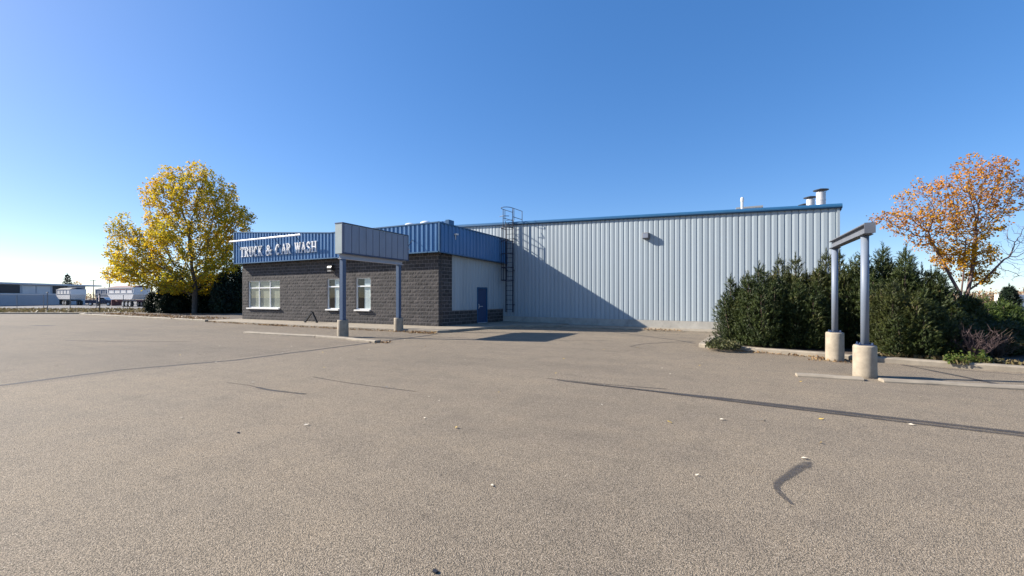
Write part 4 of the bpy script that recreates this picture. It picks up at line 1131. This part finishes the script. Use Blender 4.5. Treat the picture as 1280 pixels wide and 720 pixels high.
def pine_parts(root, seed, height, radius, nlead, nshoot, mat='needle', nl=0.085, wdt=0.011, Ls=0.17, flat=False, inner=0.35, nn=11):
    rng = np.random.default_rng(seed)
    P, D, L = [], [], []; stems = MB()
    for i in range(nlead):
        a = rng.uniform(0, 2 * PI); q = radius * math.sqrt((i + 0.3) / nlead) * 0.86
        cx, cy = q * math.cos(a), q * math.sin(a)
        h = height * (1 - 0.42 * (q / radius) ** 2) * rng.uniform(0.74, 1.08)
        if i == 0: h = height
        rb = radius * rng.uniform(0.26, 0.42)
        stems.tube([(cx * 0.2, cy * 0.2, 0.0), (cx * 0.75, cy * 0.75, h * 0.3), (cx, cy, h * 0.7), (cx * 1.02, cy * 1.02, h * 0.97)], [0.05, 0.04, 0.025, 0.008], 5)
        m = int(nshoot / nlead)
        z = h * (1 - rng.random(m) ** 0.85 * 0.98)
        fr = np.clip((h - z) / h, 0, 1)
        rr_ = rb * (0.10 + 0.9 * np.minimum(1, fr * 2.6) ** 0.8) * np.where(fr > 0.85, 0.8, 1)
        ins = rng.random(m) < inner
        rr_ = np.where(ins, rr_ * rng.uniform(0.2, 0.85, m), rr_ * rng.uniform(0.82, 1.12, m))
        th = rng.uniform(0, 2 * PI, m)
        rr_ *= 1 + 0.22 * np.sin(th * 3 + i) * np.sin(z * 7 + i)
        p = np.stack([cx + rr_ * np.cos(th), cy + rr_ * np.sin(th), z], 1)
        d = np.stack([np.cos(th) * 0.75, np.sin(th) * 0.75, np.full(m, 0.15 if flat else 0.75) + rng.normal(0, 0.2, m)], 1) + rng.normal(0, 0.22, (m, 3))
        d /= np.linalg.norm(d, axis=1)[:, None]
        P.append(p); D.append(d); L.append(Ls * rng.uniform(0.6, 1.3, m))
        kk = 5
        P.append(np.stack([np.full(kk, cx), np.full(kk, cy), h + np.arange(kk) * 0.05 - 0.1], 1)); D.append(np.tile([[0, 0, 1.0]], (kk, 1)) + rng.normal(0, 0.12, (kk, 3))); L.append(np.full(kk, Ls * 1.2))
    P = np.vstack(P); D = np.vstack(D); D /= np.linalg.norm(D, axis=1)[:, None]; L = np.concatenate(L)
    v, f = shoot_mesh(P, D, L, rng, nn, nl, wdt)
    v[:, 2] = np.maximum(v[:, 2], 0.01)
    big_mesh('foliage', v, f, mat, root)
    stems.build('stem', 'pine_wood', root)

GP = 'pine shrubs in the bed by the hall'
protoA = thing('pine_shrub', '', 'pine shrub', (0, 0, 0), 0, GP); pine_parts(protoA, 31, 2.6, 1.0, 13, 6000)
protoB = thing('pine_shrub', '', 'pine shrub', (0, 0, 0), 0, GP); pine_parts(protoB, 32, 2.6, 1.0, 16, 6000)
protoC = thing('pine_shrub', '', 'pine shrub', (0, 0, 0), 0, GP); pine_parts(protoC, 33, 2.6, 1.0, 10, 5200, 'olive_needle')
def at(pxx, z): return ((pxx - 640) / 520 * z, z)
PINES = [  # centre px, distance, half width px, top px, proto, turn, label
    (929, 14.0, 28, 343, protoA, 0.3, 'leftmost rounded pine shrub, against the pale hall wall'),
    (958, 13.3, 33, 336, protoB, 1.2, 'dense pine shrub second from the left end of the hedge'),
    (990, 14.2, 32, 322, protoC, 2.6, 'pine with tall loose spires left of the far frame post'),
    (1004, 13.0, 30, 352, protoA, 4.0, 'low pine shrub spilling over the kerb left of the far concrete pier'),
    (1034, 13.8, 32, 316, protoC, 5.1, 'spired pine directly behind the far frame post'),
    (1064, 13.2, 32, 328, protoB, 3.3, 'pine seen between the two posts of the empty frame'),
    (1098, 12.8, 36, 309, protoA, 0.9, 'tallest pine of the hedge, just right of the near frame post'),
    (1138, 12.3, 36, 316, protoB, 2.2, 'broad dark pine under the left twigs of the orange tree'),
    (1116, 11.3, 34, 352, protoC, 1.7, 'shaded pine at the kerb right of the near concrete pier'),
    (1164, 12.0, 32, 338, protoC, 3.9, 'shaded pine where the hedge starts to step down'),
    (1150, 10.9, 32, 372, protoA, 0.2, 'low shaded pine at the kerb left of the green weeds'),
    (1190, 12.6, 30, 362, protoA, 5.6, 'low dark pine in front of the orange tree trunk'),
    (1184, 11.3, 32, 385, protoB, 4.6, 'lowest dark pine behind the green weeds'),
    (1222, 11.8, 36, 396, protoC, 1.1, 'dark low pine behind the purplish leafless bush'),
    (1268, 11.9, 36, 400, protoA, 2.9, 'dark low pine under the juniper at the right edge'),
]
used = set()
for (cx, z, hw, ty, pr, rz, lab) in PINES:
    hgt = (372 - ty) * z / 520 + 1.65 - 0.09; rad = hw * z / 520
    x, y, _ = V(*at(cx, z))
    sc = (rad / 0.98, rad / 0.98, hgt / 2.72)
    if pr not in used:
        used.add(pr); pr.location = (x, y, 0.085); pr.rotation_euler = (0, 0, rz); pr.scale = sc; pr['label'] = lab
    else:
        dup(pr, (x, y, 0.085), rz, lab, sc)
GJ = 'juniper shrubs at the right edge'
protoJ = thing('juniper_shrub', '', 'juniper', (0, 0, 0), 0, GJ); pine_parts(protoJ, 41, 1.7, 1.15, 12, 5200, 'juniper', 0.06, 0.010, 0.15)
first = True
for (cx, z, hw, ty, rz, lab) in [(1222, 13.4, 36, 368, 0.2, 'bright green juniper in front of the orange tree, left of the edge pair'), (1258, 13.2, 38, 374, 2.4, 'bright green juniper at the right edge of the bed'), (1298, 13.2, 40, 383, 4.0, 'juniper cut off by the right side of the view')]:
    hgt = (372 - ty) * z / 520 + 1.65 - 0.09; rad = hw * z / 520; x, y, _ = V(*at(cx, z)); sc = (rad / 1.1, rad / 1.1, hgt / 1.8)
    if first:
        first = False; protoJ.location = (x, y, 0.085); protoJ.rotation_euler = (0, 0, rz); protoJ.scale = sc; protoJ['label'] = lab
    else:
        dup(protoJ, (x, y, 0.085), rz, lab, sc)
# little spruce tops behind the junipers
for (cx, z, ty, lab) in [(1246, 30, 360, 'small dark spruce tip showing above the junipers')]:
    t = thing('small_spruce', lab, 'spruce', V(*at(cx, z)), 0)
    pine_parts(t, 51, (372 - ty) * z / 520 + 1.65, 1.2, 1, 1500, 'spruce_needle', 0.12, 0.02, 0.2, True)

# bare purple bush and weeds in front of the hedge
def twig_bush(loc, h, r, n, label, seed, mat='twig_purple'):
    t = thing('bare_bush', label, 'bush', loc); rd = random.Random(seed); b = MB()
    for i in range(n):
        a = rd.uniform(0, 2 * PI); s = rd.uniform(0.1, 1) ** 0.6
        p = [Vector((rd.uniform(-.08, .08), rd.uniform(-.08, .08), 0))]
        end = Vector((math.cos(a) * r * s, math.sin(a) * r * s, h * rd.uniform(0.55, 1.0) * (1 - 0.3 * s * s)))
        for k in range(1, 5):
            q = p[0].lerp(end, k / 4) + Vector((rd.uniform(-.04, .04), rd.uniform(-.04, .04), rd.uniform(-.02, .04)))
            p.append(q)
        b.tube(p, [0.009, 0.008, 0.006, 0.004, 0.002], 4, False)
        for m in range(5):
            k = rd.randint(1, 4); s0 = p[k]; dv = Vector((rd.uniform(-1, 1), rd.uniform(-1, 1), rd.uniform(0.2, 1.2))) * rd.uniform(0.08, 0.2)
            b.tube([s0, s0 + dv * 0.5, s0 + dv + Vector((0, 0, 0.02))], [0.004, 0.003, 0.0015], 3, False)
    b.build('twigs', mat, t); return t
twig_bush(V(11.5, 10.35, 0.09), 0.85, 0.55, 120, 'leafless purplish bush in front of the shaded hedge', 3)
twig_bush(V(12.5, 10.7, 0.09), 0.6, 0.5, 45, 'thinner grey leafless bush right of the purplish one', 4, 'pine_wood')

def weed(loc, n, h, r, label, seed, mat='weed', name='weed_clump', straw=0.3):
    t = thing(name, label, 'weed', loc); rng = np.random.default_rng(seed); vs_, fs = [], []
    rr_ = r * np.sqrt(rng.random(n)); a = rng.uniform(0, 2 * PI, n)
    B = np.stack([rr_ * np.cos(a), rr_ * np.sin(a), np.zeros(n)], 1)
    hh = h * rng.uniform(0.4, 1.0, n) * (1 - 0.5 * (rr_ / r) ** 2)
    lean = np.stack([rng.normal(0, 0.35, n), rng.normal(0, 0.35, n), np.ones(n)], 1); lean /= np.linalg.norm(lean, axis=1)[:, None]
    s = rng.uniform(0, 2 * PI, n); wv = np.stack([np.cos(s), np.sin(s), np.zeros(n)], 1) * (0.008 + 0.004 * rng.random(n))[:, None]
    tip = B + lean * hh[:, None]
    mid = B + (tip - B) * 0.55 + np.array([0, 0, 0.02])
    v = np.stack([B - wv, B + wv, mid + wv * 1.3, mid - wv * 1.3], 1).reshape(-1, 3); f = np.arange(n * 4).reshape(n, 4)
    big_mesh('stems', v, f, 'straw' if straw else mat, t)
    k = n * 5; i = rng.integers(0, n, k); tt = rng.uniform(0.3, 1.0, k)[:, None]
    P = B[i] + (tip[i] - B[i]) * tt
    v, f = leaf_cards(P, 0.06, rng, -0.2)
    big_mesh('leaves', v, f, mat, t); return t
weed(V(10.55, 9.85, 0.09), 90, 0.36, 0.22, 'left bright green weed clump at the kerb under the hedge', 1)
weed(V(11.0, 9.8, 0.09), 80, 0.38, 0.2, 'right bright green weed clump touching the purplish bush', 2)
weed(V(12.9, 9.95, 0.09), 160, 0.26, 0.3, 'green weeds at the kerb by the right edge', 3)
weed(V(6.55, 12.9, 0.09), 260, 0.42, 0.5, 'grey green tuft spilling over the left corner of the bed kerb', 4, 'dull_weed', straw=0)

# dry grass along the right bed and leaf litter (ground cover)
def cover(name, label, cat, pts, mat, size, rng, blades=False):
    v, f = leaf_cards(np.array(pts), size, rng, 0.0 if not blades else -1.4)
    v[:, 2] = np.maximum(v[:, 2], np.repeat(np.array(pts)[:, 2], 4) - 0.005)
    o = big_mesh(name, v, f, mat); tag(o, label, cat, kind='stuff'); return o
rng = np.random.default_rng(77)
def along(path, n, spread, z, rng):
    P = np.array(path, float); seg = np.linalg.norm(np.diff(P, axis=0), axis=1); cum = np.concatenate([[0], np.cumsum(seg)])
    s = rng.uniform(0, cum[-1], n); i = np.clip(np.searchsorted(cum, s) - 1, 0, len(seg) - 1); t = (s - cum[i]) / seg[i]
    p = P[i] + (P[i + 1] - P[i]) * t[:, None]; d = (P[i + 1] - P[i]) / seg[i][:, None]
    p = p + np.stack([-d[:, 1], d[:, 0]], 1) * rng.normal(0, spread, n)[:, None]
    return np.column_stack([p, np.full(n, z)])
cover('dry_grass', 'dry tan grass fringe along the back of the right bed kerb', 'grass', along([(3.4, 14.35), (6.2, 13.75), (12, 12.9), (20, 12)], 1500, 0.13, 0.095, rng), 'straw', 0.12, rng, True)
pts = np.vstack([along([(-0.3, 14.95), (1.3, 14.33), (2.6, 13.9), (3.4, 13.5)], 420, 0.09, 0.012, rng), along([(2.2, 13.55), (3.2, 13.3)], 220, 0.2, 0.012, rng)])
cover('leaf_litter', 'brown leaf litter drifted against the right bed kerb', 'leaf litter', pts, 'litter', 0.06, rng)
pts = np.vstack([along([(-31, 16.0), (-27, 15.8), (-22, 15.65), (-18.5, 15.55), (-13.5, 15.55), (-11.8, 15.6)], 900, 0.10, 0.012, rng), along([(-25, 15.7), (-22.5, 15.6)], 260, 0.09, 0.012, rng), along([(-13.0, 15.45), (-11.6, 15.5)], 240, 0.16, 0.012, rng)])
cover('leaf_litter', 'brown leaf litter along the office sidewalk kerb', 'leaf litter', pts, 'litter', 0.09, rng)
cover('leaf_litter', 'reddish leaf litter at the end of the left parking kerb', 'leaf litter', along([(-11.5, 11.5), (-10.7, 11.5)], 130, 0.12, 0.012, rng), 'litter', 0.07, rng)
cover('leaf_litter', 'brown leaves caught against the hall footing', 'leaf litter', along([(-3.4, 21.5), (-1.6, 21.3)], 200, 0.12, 0.075, rng), 'litter', 0.08, rng)
cover('leaf_litter', 'fallen leaves spread under the yellow tree', 'leaf litter', np.vstack([along([(-52, 18.5), (-44, 18.2), (-32, 17.2)], 1800, 0.6, 0.12, rng)]), 'litter', 0.12, rng)
vp = []
for i in range(5200):
    x, z = rng.uniform(-75, -33), rng.uniform(43.1, 57); p = V(x, z, 0.1); vp.append(p)
cover('verge_grass', 'short dry grass on the strip beyond the lot', 'grass', vp, 'straw', 0.22, rng, True)

# single leaves blown over the lot
lm = bpy.data.meshes.new('fallen_leaf')
lm.from_pydata([(0, 0, 0.002), (0.022, 0.014, 0.012), (0.05, 0.012, 0.005), (0.068, 0, 0.014), (0.05, -0.016, 0.008), (0.022, -0.02, 0.003), (0.035, 0, 0.006)], [], [(0, 6, 1), (1, 6, 2), (2, 6, 3), (3, 6, 4), (4, 6, 5), (5, 6, 0)])
lm.materials.append(M['pale_leaf'])
lm2 = lm.copy(); lm2.materials[0] = M['gold_leaf']
rd = random.Random(12)
spots = [(-4.8, 3.6), (-0.55, 5.8), (0.0, 6.3), (0.55, 6.5), (-1.6, 6.3), (1.2, 6.9), (2.2, 7.15), (-0.7, 7.2), (0.75, 5.15), (-3.2, 8.5), (-1.2, 10.2), (-0.4, 11.5), (0.5, 11.2), (1.4, 9.8), (-2.4, 9.3), (-6.4, 8.4), (-9.2, 8.0), (-8.3, 6.8), (3.0, 9.2), (3.8, 8.3), (-2.6, 11.6), (-3.3, 13.1), (-7.6, 11.2), (-5.4, 10.1), (-4.0, 5.4), (-3.0, 4.4), (-1.8, 3.2), (-6.6, 3.1), (-10.0, 4.6), (-13.8, 6.4), (-15.2, 8.2), (-12.9, 9.2), (-17.2, 10.1)]
while len(spots) < 95:
    spots.append((rd.uniform(-20, 3.5), rd.uniform(4, 15)))
for i, (x, y) in enumerate(spots):
    gold = i % 4 == 1
    o = bpy.data.objects.new('fallen_leaf', lm2 if gold else lm); C.objects.link(o)
    o.location = (x, y, 0.006); o.rotation_euler = (rd.uniform(-.15, .15), rd.uniform(-.25, .1), rd.uniform(0, 6.28)); s = rd.uniform(0.5, 1.15); o.scale = (s, s, s)
    tag(o, 'small golden fallen leaf lying on the open asphalt' if gold else 'small pale fallen leaf lying on the open asphalt', 'leaf', 'golden leaves blown over the lot' if gold else 'pale leaves blown over the lot')
# dark pebbles / scraps in the foreground
for (x, y, lab) in ((-1.53, 2.03, 'small dark scrap on the asphalt near the bottom edge of the view'), (-5.25, 3.05, 'dark flat scrap on the asphalt left of the centre foreground')):
    b = MB(); b.prism([(-0.012, -0.01), (0.016, -0.013), (0.02, 0.006), (0, 0.014), (-0.015, 0.008)], 0, 0.01)
    o = b.build('dark_scrap', 'black_metal', loc=(x, y, 0.002)); tag(o, lab, 'scrap')

# --- dark conifers behind the yellow tree
GS = 'dark spruces behind the yellow tree'
protoS = thing('dark_spruce', '', 'spruce', (0, 0, 0), 0, GS); pine_parts(protoS, 61, 3.6, 2.0, 7, 4200, 'spruce_needle', 0.22, 0.04, 0.35, True, 0.45, 9)
first = True
for (cx, z, hw, ty, rz, lab) in [(206, 42.5, 15, 352, 0.4, 'leftmost dark spruce, low branches spreading on the bed edge'), (228, 44.5, 24, 344, 1.9, 'dark spruce just left of the yellow tree trunk'), (262, 43.5, 24, 340, 3.0, 'dark spruce just right of the yellow tree trunk'), (291, 41.5, 20, 331, 5.0, 'dark spruce against the left end of the office'), (275, 47, 24, 348, 0.9, 'dark spruce set back behind the pair at the office end'), (216, 41.6, 15, 364, 2.7, 'low spreading green spruce at the front of the bed')]:
    hgt = (372 - ty) * z / 520 + 1.6; rad = hw * z / 520; x, y, _ = V(*at(cx, z)); sc = (rad / 1.9, rad / 1.9, hgt / 3.75)
    if first:
        first = False; protoS.location = (x, y, 0.1); protoS.rotation_euler = (0, 0, rz); protoS.scale = sc; protoS['label'] = lab
    else:
        dup(protoS, (x, y, 0.1), rz, lab, sc)

# ------------------------------------------------------------------ far left: yard, trailers, long building
fb = thing('long_building', 'low grey flat roofed building across the yard at the far left', 'building', V(-106.5, 86, -0.03), TH + math.radians(96))
L = 70.0
# local x runs along the facade towards the far end, -y faces the lot
def fbp(name, mat, x0, x1, y0, y1, z0, z1, parent=fb):
    b = MB(); b.box(x0, x1, y0, y1, z0, z1); return b.build(name, mat, parent)
fbp('wall', 'far_wall', -45, 20, 0, 14, 0, 4.55)
fbp('roof', 'far_white', -46, 23.5, -1.0, 15, 4.56, 4.9)
fbp('plinth', 'far_white', -45, 19, -0.08, -0.003, 2.35, 2.6)
for x0, x1, m in ((-12, 4.4, 'far_dark'), (11.6, 15.2, 'far_dark'), (-30, -16, 'far_dark')):
    fbp('window_band', m, x0, x1, -0.06, -0.004, 2.65, 4.4)
for x0, x1 in ((4.9, 7.6), (8.0, 11.0), (15.5, 18.6)):
    fbp('door_panel', 'far_white', x0, x1, -0.05, -0.004, 2.62, 4.35)
for x, h_, w_, lab in ((-6.5, 1.6, 0.12, 'thin roof pipe on the long building'), (0.2, 1.05, 0.9, 'square dark unit on the roof of the long building'), (-13, 0.7, 0.5, 'small unit on the roof of the long building, far left')):
    t = thing('roof_unit', lab, 'roof unit', fb.matrix_basis @ Vector((x, 1.5, 4.9)), TH)
    b = MB(); b.box(-w_ / 2, w_ / 2, -w_ / 2, w_ / 2, 0.08, h_); b.build('housing', 'chassis', t); b = MB(); b.box(-w_ / 2 - .03, w_ / 2 + .03, -w_ / 2 - .03, w_ / 2 + .03, 0, 0.078); b.build('curb', 'galv', t)

def wheel(parent, x, y, r, wd):
    b = MB(); prof = [(r * 0.62, -wd / 2), (r * 0.95, -wd / 2), (r, -wd / 2 + 0.04), (r, wd / 2 - 0.04), (r * 0.95, wd / 2), (r * 0.62, wd / 2)]
    rings = [[(x + q * math.cos(2 * PI * k / 20), y + z, r + q * math.sin(2 * PI * k / 20)) for k in range(20)] for q, z in prof]
    b.extrude(rings, None); o = b.build('wheel', 'tyre', parent)
    b = MB(); prof = [(r * 0.62, -wd / 2 - 0.012), (r * 0.55, -wd / 2 - 0.02), (r * 0.5, -wd / 2 + 0.05), (r * 0.2, -wd / 2 + 0.04), (r * 0.18, -wd / 2 - 0.05), (0.01, -wd / 2 - 0.05)]
    rings = [[(x + q * math.cos(2 * PI * k / 20), y + z, r + q * math.sin(2 * PI * k / 20)) for k in range(20)] for q, z in prof]
    b.extrude(rings, None); b.build('rim', 'rim', o)

def trailer(label, loc, rz, Lx, body, tarp, wheels, ht=3.4, slope=0.9, red=False):
    t = thing('grain_trailer', label, 'trailer', loc, rz, 'trailers parked in the yard')
    b = MB(); W2 = 1.25; zb, zt = 1.35, ht
    rings = []
    for y in (-W2, W2):
        rings.append([(-Lx / 2 + slope, y, zb), (Lx / 2 - slope * 0.5, y, zb), (Lx / 2, y, zb + 0.9), (Lx / 2, y, zt), (-Lx / 2, y, zt), (-Lx / 2, y, zb + 0.9)])
    b.extrude(rings, None); b.build('hopper_body', body, t)
    b = MB(); n = 9; rings = []
    for y in (-W2 - 0.03, -W2 * 0.6, 0, W2 * 0.6, W2 + 0.03):
        c = 0.35 * (1 - (y / (W2 + 0.03)) ** 2)
        rings.append([(-Lx / 2 - 0.02, y, zt + 0.005), (Lx / 2 + 0.02, y, zt + 0.005), (Lx / 2 - 0.5, y, zt + 0.02 + c), (-Lx / 2 + 0.5, y, zt + 0.02 + c)])
    b.extrude(rings, None); b.build('tarp', tarp, t)
    b = MB()
    for y in (-W2 - 0.035, ):
        b.box(-Lx / 2 + 0.05, Lx / 2 - 0.05, y - 0.03, y + 0.032, zt - 0.16, zt - 0.03); b.box(-Lx / 2 + 0.05, Lx / 2 - 0.05, y - 0.03, y + 0.032, zb + 1.1, zb + 1.2)
        for i in range(5):
            x = -Lx / 2 + 0.4 + (Lx - 0.8) * i / 4; b.box(x - 0.04, x + 0.04, y - 0.028, y + 0.03, zb + 1.21, zt - 0.17)
    b.build('ribs', 'far_white' if body != 'white_trailer' else 'galv', t)
    if red:
        b = MB(); b.box(-Lx / 2 + 0.5, Lx / 2 - 0.5, -W2 - 0.05, -W2 - 0.004, zt - 0.42, zt - 0.27); b.build('stripe', 'maroon', t)
    b = MB(); b.box(-Lx / 2 + 0.2, Lx / 2 - 0.1, -0.5, 0.5, 0.95, 1.25); b.box(-Lx / 2 + 0.5, -Lx / 2 + 0.75, -0.9, 0.9, 0.15, 1.3); b.build('chassis', 'maroon' if red else 'chassis', t)
    for x in wheels:
        for s in (-1, 1):
            wheel(t, x, s * 1.12, 0.52, 0.42)
    b = MB(); b.box(min(wheels) - 0.65, max(wheels) + 0.65, -1.10, -0.7, 1.12, 1.17); b.build('mudguard', body, t)
    return t
trailer('white hopper trailer with three pale wheels beside the dark spruces', V(-71.9, 78.0, -0.03), 0.03, 9.4, 'white_trailer', 'maroon', [1.2, 2.4, 3.6], 3.55, 1.3, True)
trailer('pale hopper trailer with sloped end, leftmost beside the long building', V(-97.5, 92, -0.03), 0.0, 7.5, 'white_trailer', 'dark_tarp', [0.2, 1.4], 3.5, 0.8)
trailer('dark grey hopper trailer in the middle of the yard', V(-95, 99, -0.03), 0.1, 9.0, 'grey_trailer', 'dark_tarp', [0.8, 2.0], 3.7, 1.3)

# pickup between the trailers
pk = thing('pickup_truck', 'dark blue pickup truck parked between the hopper trailers', 'pickup', V(-84.5, 86, -0.03), TH + 0.1)
b = MB(); prof = [(-2.6, 0.5), (2.6, 0.5), (2.7, 0.9), (2.55, 1.1), (1.4, 1.2), (-2.65, 1.2), (-2.65, 0.6)]
b.extrude([[(x, y, z) for x, z in prof] for y in (-0.95, 0.95)], None); b.build('body', 'navy_paint', pk, bevel=0.04)
b = MB(); prof = [(-0.7, 1.2), (1.4, 1.2), (0.75, 1.75), (-0.55, 1.78)]
b.extrude([[(x, y, z) for x, z in prof] for y in (-0.85, 0.85)], None); b.build('cab', 'white_trailer', pk, bevel=0.03)
b = MB(); prof = [(-0.55, 1.25), (1.2, 1.25), (0.68, 1.68), (-0.48, 1.70)]
b.extrude([[(x, y, z) for x, z in prof] for y in (-0.865, 0.865)], None); b.build('window', 'car_glass', pk)
for x in (-1.65, 1.7):
    for y in (-0.86, 0.86): wheel(pk, x, y, 0.38, 0.26)

# notice sign on its post
t = thing('notice_sign', 'small white notice sign with red print on a thin black post', 'sign', V(-44.6, 45.0, 0.09), -0.25)
b = MB(); b.bar((0, 0, 0), (0, 0, 2.0), 0.09, 0.09); b.build('post', 'black_metal', t)
b = MB(); b.box(-0.24, 0.24, -0.075, -0.048, 1.16, 1.80); pl = b.build('sign_plate', 'white_letter', t)
b = MB(); b.box(-0.16, 0.16, -0.08, -0.0755, 1.60, 1.66); b.box(-0.16, 0.16, -0.08, -0.0755, 1.30, 1.35); b.box(-0.13, -0.07, -0.08, -0.0755, 1.36, 1.59); b.build('print', 'red_print', pl)

# chain link fence along the yard
fe = thing('chain_link_fence', 'thin chain link fence with grey posts along the far side of the verge', 'fence', V(-62, 56, 0.0), TH)
for i, x in enumerate(np.linspace(-44, 24, 20)):
    b = MB(); b.tube([(x, 0, 0), (x, 0, 2.05)], 0.035, 6); b.build('post', 'wire', fe)
b = MB(); b.tube([(-44, 0, 2.03), (24, 0, 2.03)], 0.02, 5); b.build('top_rail', 'wire', fe)
b = MB()
x = -44.0
while x < 24:
    for a, c in (((x, 0), (x + 1.0, 1.95)), ((x + 1.0, 0), (x, 1.95))):
        b.bar((a[0], 0.0, a[1] + 0.03), (c[0], 0.0, c[1]), 0.004, 0.004)
    x += 0.22
b.build('mesh', 'wire', fe)
for (xx, zz, lab) in ((-51.7, 46.3, 'lone thin steel post standing on the verge left of the notice sign'),):
    t = thing('marker_post', lab, 'post', V(xx, zz, 0.08)); b = MB(); b.tube([(0, 0, 0), (0, 0, 2.1)], 0.04, 8); b.build('shaft', 'wire', t); b = MB(); b.box(-0.18, 0.18, -0.05, 0.05, 2.1, 2.2); b.build('cap', 'wire', t)

# utility poles
def pole(label, right, ahead, h, arms, rz):
    t = thing('utility_pole', label, 'utility pole', V(right, ahead, -0.05), rz, 'wooden utility poles')
    b = MB(); b.tube([(0, 0, 0), (0, 0, h)], [0.16, 0.11], 8); b.build('pole', 'pole_wood', t)
    for z in arms:
        b = MB(); b.bar((-1.25, -0.14, z), (1.25, -0.14, z), 0.11, 0.13); a = b.build('crossarm', 'pole_wood', t)
        b = MB()
        for x in (-1.1, -0.5, 0.5, 1.1): b.lathe([(0.05, z + 0.067), (0.06, z + 0.14), (0.03, z + 0.24)], x, -0.14, 8)
        b.build('insulator', 'dark_cap', a)
pole('utility pole with a crossarm above the trailers', -121, 125, 7.9, [7.6], TH)
pole('shorter distant utility pole left of the one above the trailers', -171, 170, 9.0, [8.6], TH)
pole('tall utility pole with three crossarms behind the yellow tree', -51.8, 75.5, 14.0, [13.6, 11.9, 10.3], TH + 0.1)

# bare trees beyond the yard
def bare_tree(label, right, ahead, h, r, seed, mat='bare_wood', tip=0.02, n=140, name='bare_tree'):
    t = thing(name, label, 'tree', V(right, ahead, 0), TH, 'leafless trees beyond the yard')
    rng_ = np.random.default_rng(seed)
    att = ell(rng_, (0, 0, h * 0.62), (r, r, h * 0.38), n, 0.1)
    N, par = colonize(att, (0, 0, 0), (0, 0, h * 0.25), step=h / 22, infl=h * 0.4, kill=h / 14, seed=seed, up=0.1)
    r_, k_ = branch_radii(par, tip, 2.2, 0.25)
    branch_mesh('branches', N, par, r_, mat, t)
bare_tree('pale leafless tree just left of the white hopper trailer', -108, 118, 6.0, 3.6, 71, n=200, tip=0.03)
bare_tree('leafless tree behind the white hopper trailer', -100, 116, 6.8, 4.2, 72, n=220, tip=0.03)
bare_tree('leafless tree beyond the middle trailer', -124, 128, 5.2, 3.0, 73, n=160, tip=0.03)
bare_tree('small leafless tree behind the office left end', -44.5, 66, 7.5, 3.0, 74, n=240, tip=0.02)
t = thing('distant_spruce', 'distant narrow dark spruce above the roof of the long building', 'spruce', V(-152, 142, 0), 0)
pine_parts(t, 81, 9.4, 2.4, 1, 700, 'spruce_needle', 0.25, 0.06, 0.4, True)
t = thing('russet_tree', 'distant small orange tree beside the narrow spruce on the roofline', 'tree', V(-152, 144.5, 0), 0)
rng_ = np.random.default_rng(90); v, f = leaf_cards(ell(rng_, (2.2, 0, 5.6), (1.3, 1.3, 2.0), 380), 0.3, rng_); big_mesh('crown', v, f, 'orange_leaf', t)
b = MB(); b.tube([(2.2, 0, 0), (2.2, 0, 5)], [0.2, 0.08], 6); b.build('trunk', 'bark', t)

# russet brush and far treeline on the right, low distant scrub on the left horizon
rng_ = np.random.default_rng(91)
def brush(name, label, pts_c, mat, size, n, hh, spread):
    P = []
    for (x, z) in pts_c:
        h = hh * rng_.uniform(0.6, 1.1)
        q = rng_.normal(0, 1, (n, 3)) * np.array([spread, spread * 0.6, 0]); 
        zz = h * rng_.random(n) ** 0.7
        c = np.array(V(x, z, 0)); p = c + q; p[:, 2] = zz; P.append(p)
    v, f = leaf_cards(np.vstack(P), size, rng_, -0.6)
    o = big_mesh(name, v, f, mat); tag(o, label, 'brush', kind='stuff')
brush('russet_brush', 'far russet scrub along the right horizon', [(x, 62 + (x % 7)) for x in np.arange(64, 110, 2.2)], 'rust_brush', 0.30, 330, 2.9, 1.6)
brush('far_treeline', 'far low hazy brush along the left horizon', [(x, 175 + (x % 9)) for x in np.arange(-330, -30, 7)], 'rust_brush', 0.7, 110, 4.0, 4.5)
brush('far_treeline', 'far low treeline behind the right hedge', [(x, 190 + (x % 9)) for x in np.arange(40, 330, 7)], 'rust_brush', 0.7, 110, 4.5, 4.5)
t = thing('white_van', 'white parked van just showing beyond the junipers at the right edge', 'van', V(60.5, 49, 0), TH)
b = MB(); prof = [(-2.6, 0.35), (2.5, 0.35), (2.6, 1.0), (1.9, 1.25), (1.2, 1.95), (-2.6, 2.0)]
b.extrude([[(x, y, z) for x, z in prof] for y in (-0.95, 0.95)], None); b.build('body', 'white_trailer', t, bevel=0.05)
for x in (-1.6, 1.6):
    for y in (-0.85, 0.85): wheel(t, x, y, 0.34, 0.24)
